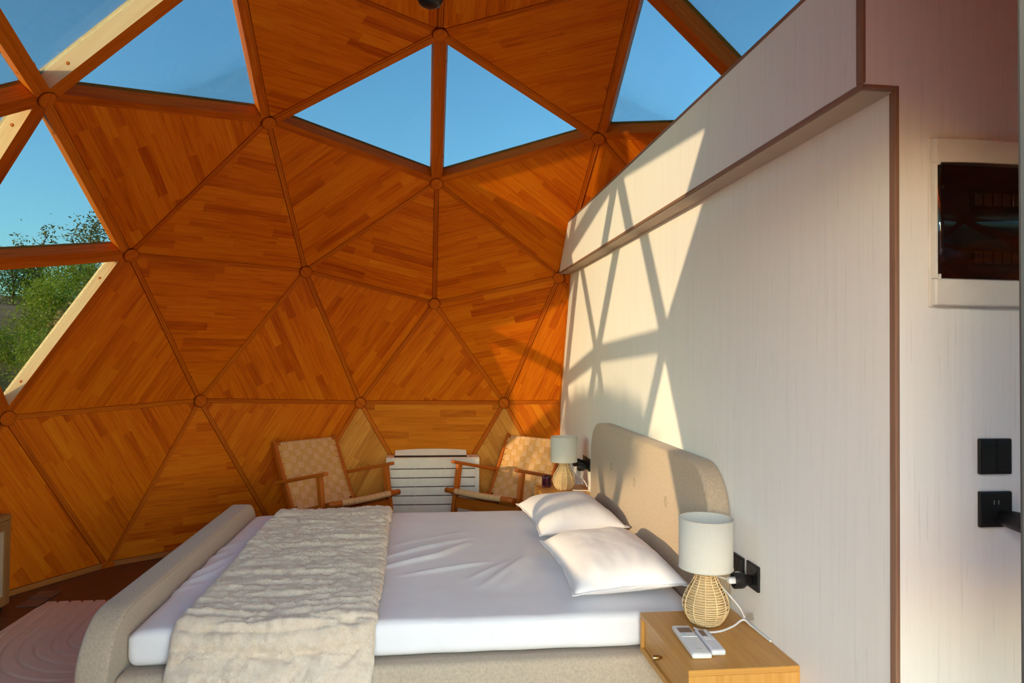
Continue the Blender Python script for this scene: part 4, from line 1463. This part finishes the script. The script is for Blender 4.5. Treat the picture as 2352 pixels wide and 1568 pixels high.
# facing direction of the chair in plan
chairL = make_chair('armchair')
def place_chair(o, front_mid, face):
    """front_mid: floor point below the middle of the arm fronts, face: plan direction the chair looks"""
    o.location = (front_mid[0], front_mid[1], 0.058)
    o.scale = (0.96, 0.96, 0.96)
    o.rotation_euler = (0, 0, math.atan2(-face[1], -face[0]))
place_chair(chairL, (2.044, .542), (-math.cos(.797), -math.sin(.797)))
chairR = copy_tree(chairL)
place_chair(chairR, (2.102, -.393), (-math.cos(-.78), -math.sin(-.78)))
tag(chairL, 'wooden armchair with woven leather back in shade next to the timber panels', 'chair', 'woven leather armchairs')
tag(chairR, 'wooden armchair with woven leather back partly sunlit behind the far lamp', 'chair', 'woven leather armchairs')

# ================================================================== convector unit
ht = empty('convector_heater', (2.69, -.004, 0))
tag(ht, 'white floor convector with slotted front and raised flap between the armchairs', 'heater')
HW, HT = .378, .618
box('casing', (.012, -HW, .0), (.165, HW, HT), 'heater_white', ht, 0.004, 2)
box('dark_interior', (.008, -HW + .03, .06), (.0125, HW - .03, HT - .05), 'dark_gap', ht)
zs_ = [HT - .016, .536, .464, .392, .320, .248, .176, .104, .03]
zs_ = [HT - .016] + [HT - .016 - .0745 - .0725 * k for k in range(7)] + [.02]
for k in range(len(zs_) - 1):
    box('front_slat', (0, -HW + .035, zs_[k + 1] + .0035), (.0080, HW - .035, zs_[k] - .0035 * (k > 0)), 'heater_white', ht, 0.0012, 1)
    if k:
        for yy in (-.10, .14):
            box('bridge', (.003, yy - .0015, zs_[k] - .0036), (.0078, yy + .0015, zs_[k] + .0036), 'heater_white', ht)
box('front_edge', (0, HW - .0352, .02), (.0125, HW, HT - .016), 'heater_white', ht, 0.0012, 1)
box('front_edge', (0, -HW, .02), (.0125, -HW + .0352, HT - .016), 'heater_white', ht, 0.0012, 1)
box('top_lip', (-.003, -HW, HT - .016), (.014, HW, HT - .004), 'heater_white', ht, 0.002, 2)
box('outlet_grille', (.03, -HW + .10, HT - .004), (.15, HW - .06, HT + .0015), 'dark_gap', ht)
# raised flap, gently bowed
V = []; F = []
K = 16
for k in range(K + 1):
    y = HW - .065 - (2 * HW - .165) * k / K
    b_ = .012 * (1 - (2 * k / K - 1) ** 2)
    V += [(.125, y, HT), (.165, y, HT + .040 + b_), (.170, y, HT + .037 + b_), (.131, y, HT)]
for k in range(K):
    for c in range(4):
        d = (c + 1) % 4
        F.append((k * 4 + c, k * 4 + d, k * 4 + 4 + d, k * 4 + 4 + c))
F += [(3, 2, 1, 0), tuple(K * 4 + q for q in range(4))]
o = obj('flap', V, F, 'heater_white', ht); fix_normals(o.data)
box('stay', (.120, .02, HT), (.135, .028, HT + .02), 'heater_white', o, 0.001, 1)
box('display', (.05, -HW + .05, HT - .001), (.075, -HW + .078, HT + .001), 'red_mark', ht)

# ================================================================== cabinet at the edge
cb = empty('cabinet', (.80, 2.39, 0))
tag(cb, 'low wooden cabinet with cream inset door at the edge of the room', 'cabinet')
box('plinth', (-.43, .02, 0), (.40, .20, .03), 'dark_gap', cb)
box('carcass', (-.45, .012, .03), (.42, .205, .505), 'cabinet_wood', cb, .002, 1, 0)
box('top_board', (-.455, -.004, .505), (.425, .21, .535), 'cabinet_wood', cb, .002, 1, 0)
for x0_, x1_ in ((-.45, -.016), (-.012, .42)):
    d_ = empty('door'); d_.parent = cb
    w_ = .052
    box('stile', (x0_, -.006, .034), (x0_ + w_, .012, .503), 'cabinet_wood', d_, .0015, 1, 2)
    box('stile', (x1_ - w_, -.006, .034), (x1_, .012, .503), 'cabinet_wood', d_, .0015, 1, 2)
    box('rail', (x0_ + w_, -.006, .034), (x1_ - w_, .012, .034 + w_), 'cabinet_wood', d_, .0015, 1, 0)
    box('rail', (x0_ + w_, -.006, .503 - w_), (x1_ - w_, .012, .503), 'cabinet_wood', d_, .0015, 1, 0)
    box('inset', (x0_ + w_, .002, .034 + w_), (x1_ - w_, .010, .503 - w_), 'cream_panel', d_)

# dark plates on the floor
for k, (lo, hi, lab) in enumerate((((1.36, 2.235, .0032), (1.485, 2.355, .012), 'dark flat floor plate farther from the rug near the skirting'),
                                  ((1.222, 2.240, .0032), (1.352, 2.352, .008), 'dark flat floor plate touching the corner of the rug'))):
    g_ = empty('floor_plate', ((lo[0] + hi[0]) / 2, (lo[1] + hi[1]) / 2, lo[2]))
    sx, sy, sz = (hi[0] - lo[0]) / 2, (hi[1] - lo[1]) / 2, hi[2] - lo[2]
    box('plate', (-sx, -sy, 0), (sx, sy, sz), 'screen_dark', g_, .0015, 1)
    box('edge_strip', (-sx, -sy, sz - .0005), (sx, -sy + .004, sz + .001), 'steel', g_)
    tag(g_, lab, 'floor plate', 'dark plates on the floor')

# ================================================================== rug
def rug():
    X0, X1, Y0, Y1 = -.40, 1.275, 1.22, 2.222
    NX, NY = 420, 250
    V = []; F = []
    fx, fy = .80, 1.64
    for i in range(NX + 1):
        for j in range(NY + 1):
            x = X0 + (X1 - X0) * i / NX; y = Y0 + (Y1 - Y0) * j / NY
            # distance to a half line running away from the camera
            if x > fx: d = abs(y - fy - .10 * (x - fx))
            else: d = math.hypot((x - fx) * .80, y - fy)
            q = d / .066
            fr_ = abs(q - math.floor(q) - .5) * 2      # 1 at groove
            h = .017 - .013 * max(0, (fr_ - .70) / .30) ** 1.4
            e = min(x - X0, X1 - x, y - Y0, Y1 - y)
            h *= min(1, .25 + e / .012)
            # scalloped rim
            sx = x
            if i > NX - 3: sx = x - .010 * max(0, (fr_ - .55) / .45)
            h += .0008 * noise.noise(Vector((x * 60, y * 60, 0)))
            V.append((sx - .4, y - 1.7, max(h, .001)))
    for i in range(NX):
        for j in range(NY):
            a = i * (NY + 1) + j
            F.append((a, a + NY + 1, a + NY + 2, a + 1))
    # skirt to the floor
    o = obj('rug', V, F, 'rug_pile', None, True, (.4, 1.7, .0032))
    tag(o, 'mauve beige carved rug with nested arc grooves beside the footboard', 'rug')
rug()

# ================================================================== pendant under the apex
pd = empty('pendant_lamp', (0.06, .060, 0))
tag(pd, 'black ceiling fitting hanging below the apex of the dome', 'ceiling light')
lathe('shade', [(.004, 3.02), (.03, 3.022), (.048, 3.032), (.060, 3.055), (.070, 3.10), (.074, 3.20), (.060, 3.215), (.012, 3.22)], 'black_plastic', pd, 32)
tube('cable', [(0, 0, 3.22), (0, 0, 3.50)], .004, 'black_plastic', pd, 8)
lathe('canopy', [(.05, 3.47), (.05, 3.50), (.03, 3.515)], 'black_plastic', pd, 24)

# ================================================================== outside: hillside, shrubs, trees
def gz(x, y):
    s = x * .87 + y * .49 - 3.9
    z = -.15
    if s > 0:
        z += 3.25 * (1 - math.exp(-s * .155)) + .0 * s
    z += .18 * noise.noise(Vector((x * .35, y * .35, 0))) * min(1, max(0, s) / 2)
    return z
V = []; F = []
NG = 120
for i in range(NG + 1):
    for j in range(NG + 1):
        x = -40 + 80 * i / NG; y = -40 + 80 * j / NG
        V.append((x, y, gz(x, y)))
for i in range(NG):
    for j in range(NG):
        a = i * (NG + 1) + j
        F.append((a, a + NG + 1, a + NG + 2, a + 1))
hill = obj('ground_hillside', V, F, 'hill_soil', None, True); structure(hill)
dk = box('floor_deck', (-6.0, -2.6, -.12), (-2.60, 2.6, -.02), 'deck'); structure(dk)

def plant(name, x, y, h, rx, mat, label, cat, seed, n=900, leaf=.05, trunk=True, flat_top=None, z0=None, group=None, cx=0.0):
    rr = random.Random(seed)
    gz0 = gz(x, y) if z0 is None else z0
    root = empty(name, (x, y, gz0 - .05))
    clumps = []
    for _ in range(max(6, n // 90)):
        a = rr.random() * 2 * PI; q = math.sqrt(rr.random())
        zz = h * (.12 + .80 * rr.random()) if flat_top is None else 0
        if flat_top is not None:          # lower on the one side, highest just past the middle
            u_ = rx * q * math.cos(a)
            zz = rr.uniform(flat_top[0] - .05 * u_, flat_top[1] - .16 * abs(u_ - .25) - (.04 if u_ < -.2 else 0))
        taper = 1 - .55 * max(0, zz / h - .45) if flat_top is None else 1
        clumps.append((cx + rx * q * math.cos(a) * taper, rx * q * math.sin(a) * taper, zz))
    V = []; F = []
    for _ in range(n):
        c = clumps[rr.randrange(len(clumps))]
        sg = rx * .20 if flat_top is None else rx * .17
        sz = h * .085 if flat_top is None else (flat_top[1] - flat_top[0]) * .10
        p = Vector((c[0] + rr.gauss(0, sg), c[1] + rr.gauss(0, sg), max(.02, c[2] + rr.gauss(0, sz))))
        d = Vector((rr.gauss(0, 1), rr.gauss(0, 1), rr.gauss(.4, .7))).normalized()
        s_ = d.orthogonal().normalized(); s_.rotate(Matrix.Rotation(rr.random() * 6.3, 3, d))
        ln = leaf * rr.uniform(.7, 1.4)
        b0 = len(V)
        V += [p - d * ln * .5, p + s_ * ln * .17, p + d * ln * .5, p - s_ * ln * .17]
        F.append((b0, b0 + 1, b0 + 2, b0 + 3))
    fo = obj('foliage', V, F, mat, root); fo['kind'] = 'stuff'
    top = h * .7 if flat_top is None else flat_top[0] + .1
    tube('trunk', [(0, 0, 0), (rx * .05, 0, top * .5), (0, rx * .06, top)], [max(.02, h * .022), h * .016, h * .008], 'bark', root, 8, uv=True)
    for k in range(7):
        c = clumps[k % len(clumps)]
        tube('branch', [(0, 0, top * (.25 + .08 * k)), (c[0] * .5, c[1] * .5, (top * .4 + c[2] * .6)), c], [h * .010, h * .007, h * .003], 'bark', root, 6, uv=True)
    tag(root, label, cat, group)
    return root
CAMX, CAMY = -3.084, .056
def out_at(az, r_):
    a = math.radians(az); return CAMX + r_ * math.cos(a), CAMY + r_ * math.sin(a)
G1 = 'shrubs on the hillside'
for k, (az, r_, h, rx, mat, lab, n, lf) in enumerate([
        (24.9, 13.6, 1.05, .62, 'leaf_green', 'tall leafy green shrub right behind the lit window strut', 4200, .075),
        (26.4, 11.8, .95, .46, 'leaf_green', 'bright green shrub on the slope next to the tallest shrub', 3600, .07),
        (28.6, 15.6, 1.0, .75, 'leaf_dark', 'dark green shrub high on the slope at the window edge', 3200, .075),
        (26.9, 9.6, .70, .36, 'leaf_green', 'rounded yellow green bush low on the slope', 2800, .055),
        (28.8, 10.6, .50, .40, 'leaf_green', 'low green bush below the bare soil', 2000, .055),
        (24.0, 10.4, .85, .40, 'leaf_dry', 'dry brown grass tuft beside the lit window strut', 2600, .085),
        (28.6, 8.4, .45, .38, 'leaf_dark', 'dark shaded bush at the foot of the slope', 2000, .05),
        (25.4, 7.4, .34, .26, 'leaf_dry', 'brown scrub near the foot of the slope', 1800, .06),
        (21.6, 11.4, .8, .45, 'leaf_dry', 'dry brown scrub half hidden by the window strut', 2400, .085)]):
    x, y = out_at(az, r_)
    plant('shrub', x, y, h, rx, mat, lab, 'shrub', 40 + k, int(n * 1.7), lf * .68, group=G1)
for k, (az, r_, h, rx, lab) in enumerate([(24.3, 16.0, 1.85, .48, 'slender tree reaching highest against the sky'), (27.2, 17.0, 1.55, .42, 'small tree with a rounded top against the sky'), (21.6, 18.0, 1.9, .45, 'slender tree mostly hidden by the dome strut')]):
    x, y = out_at(az, r_)
    plant('tree', x, y, h, rx, 'leaf_olive', lab, 'tree', 70 + k, 1500, .075, group='trees on the ridge')
# wide flat-crowned tree on the sunny side (outside the windows)
plant('tree', -2.35, 10.0, 3.3, .90, 'leaf_dark', 'wide flat crowned tree outside the sunny windows', 'tree', 90, 9000, .11, flat_top=(2.78, 3.10), z0=0.05, cx=-1.15)
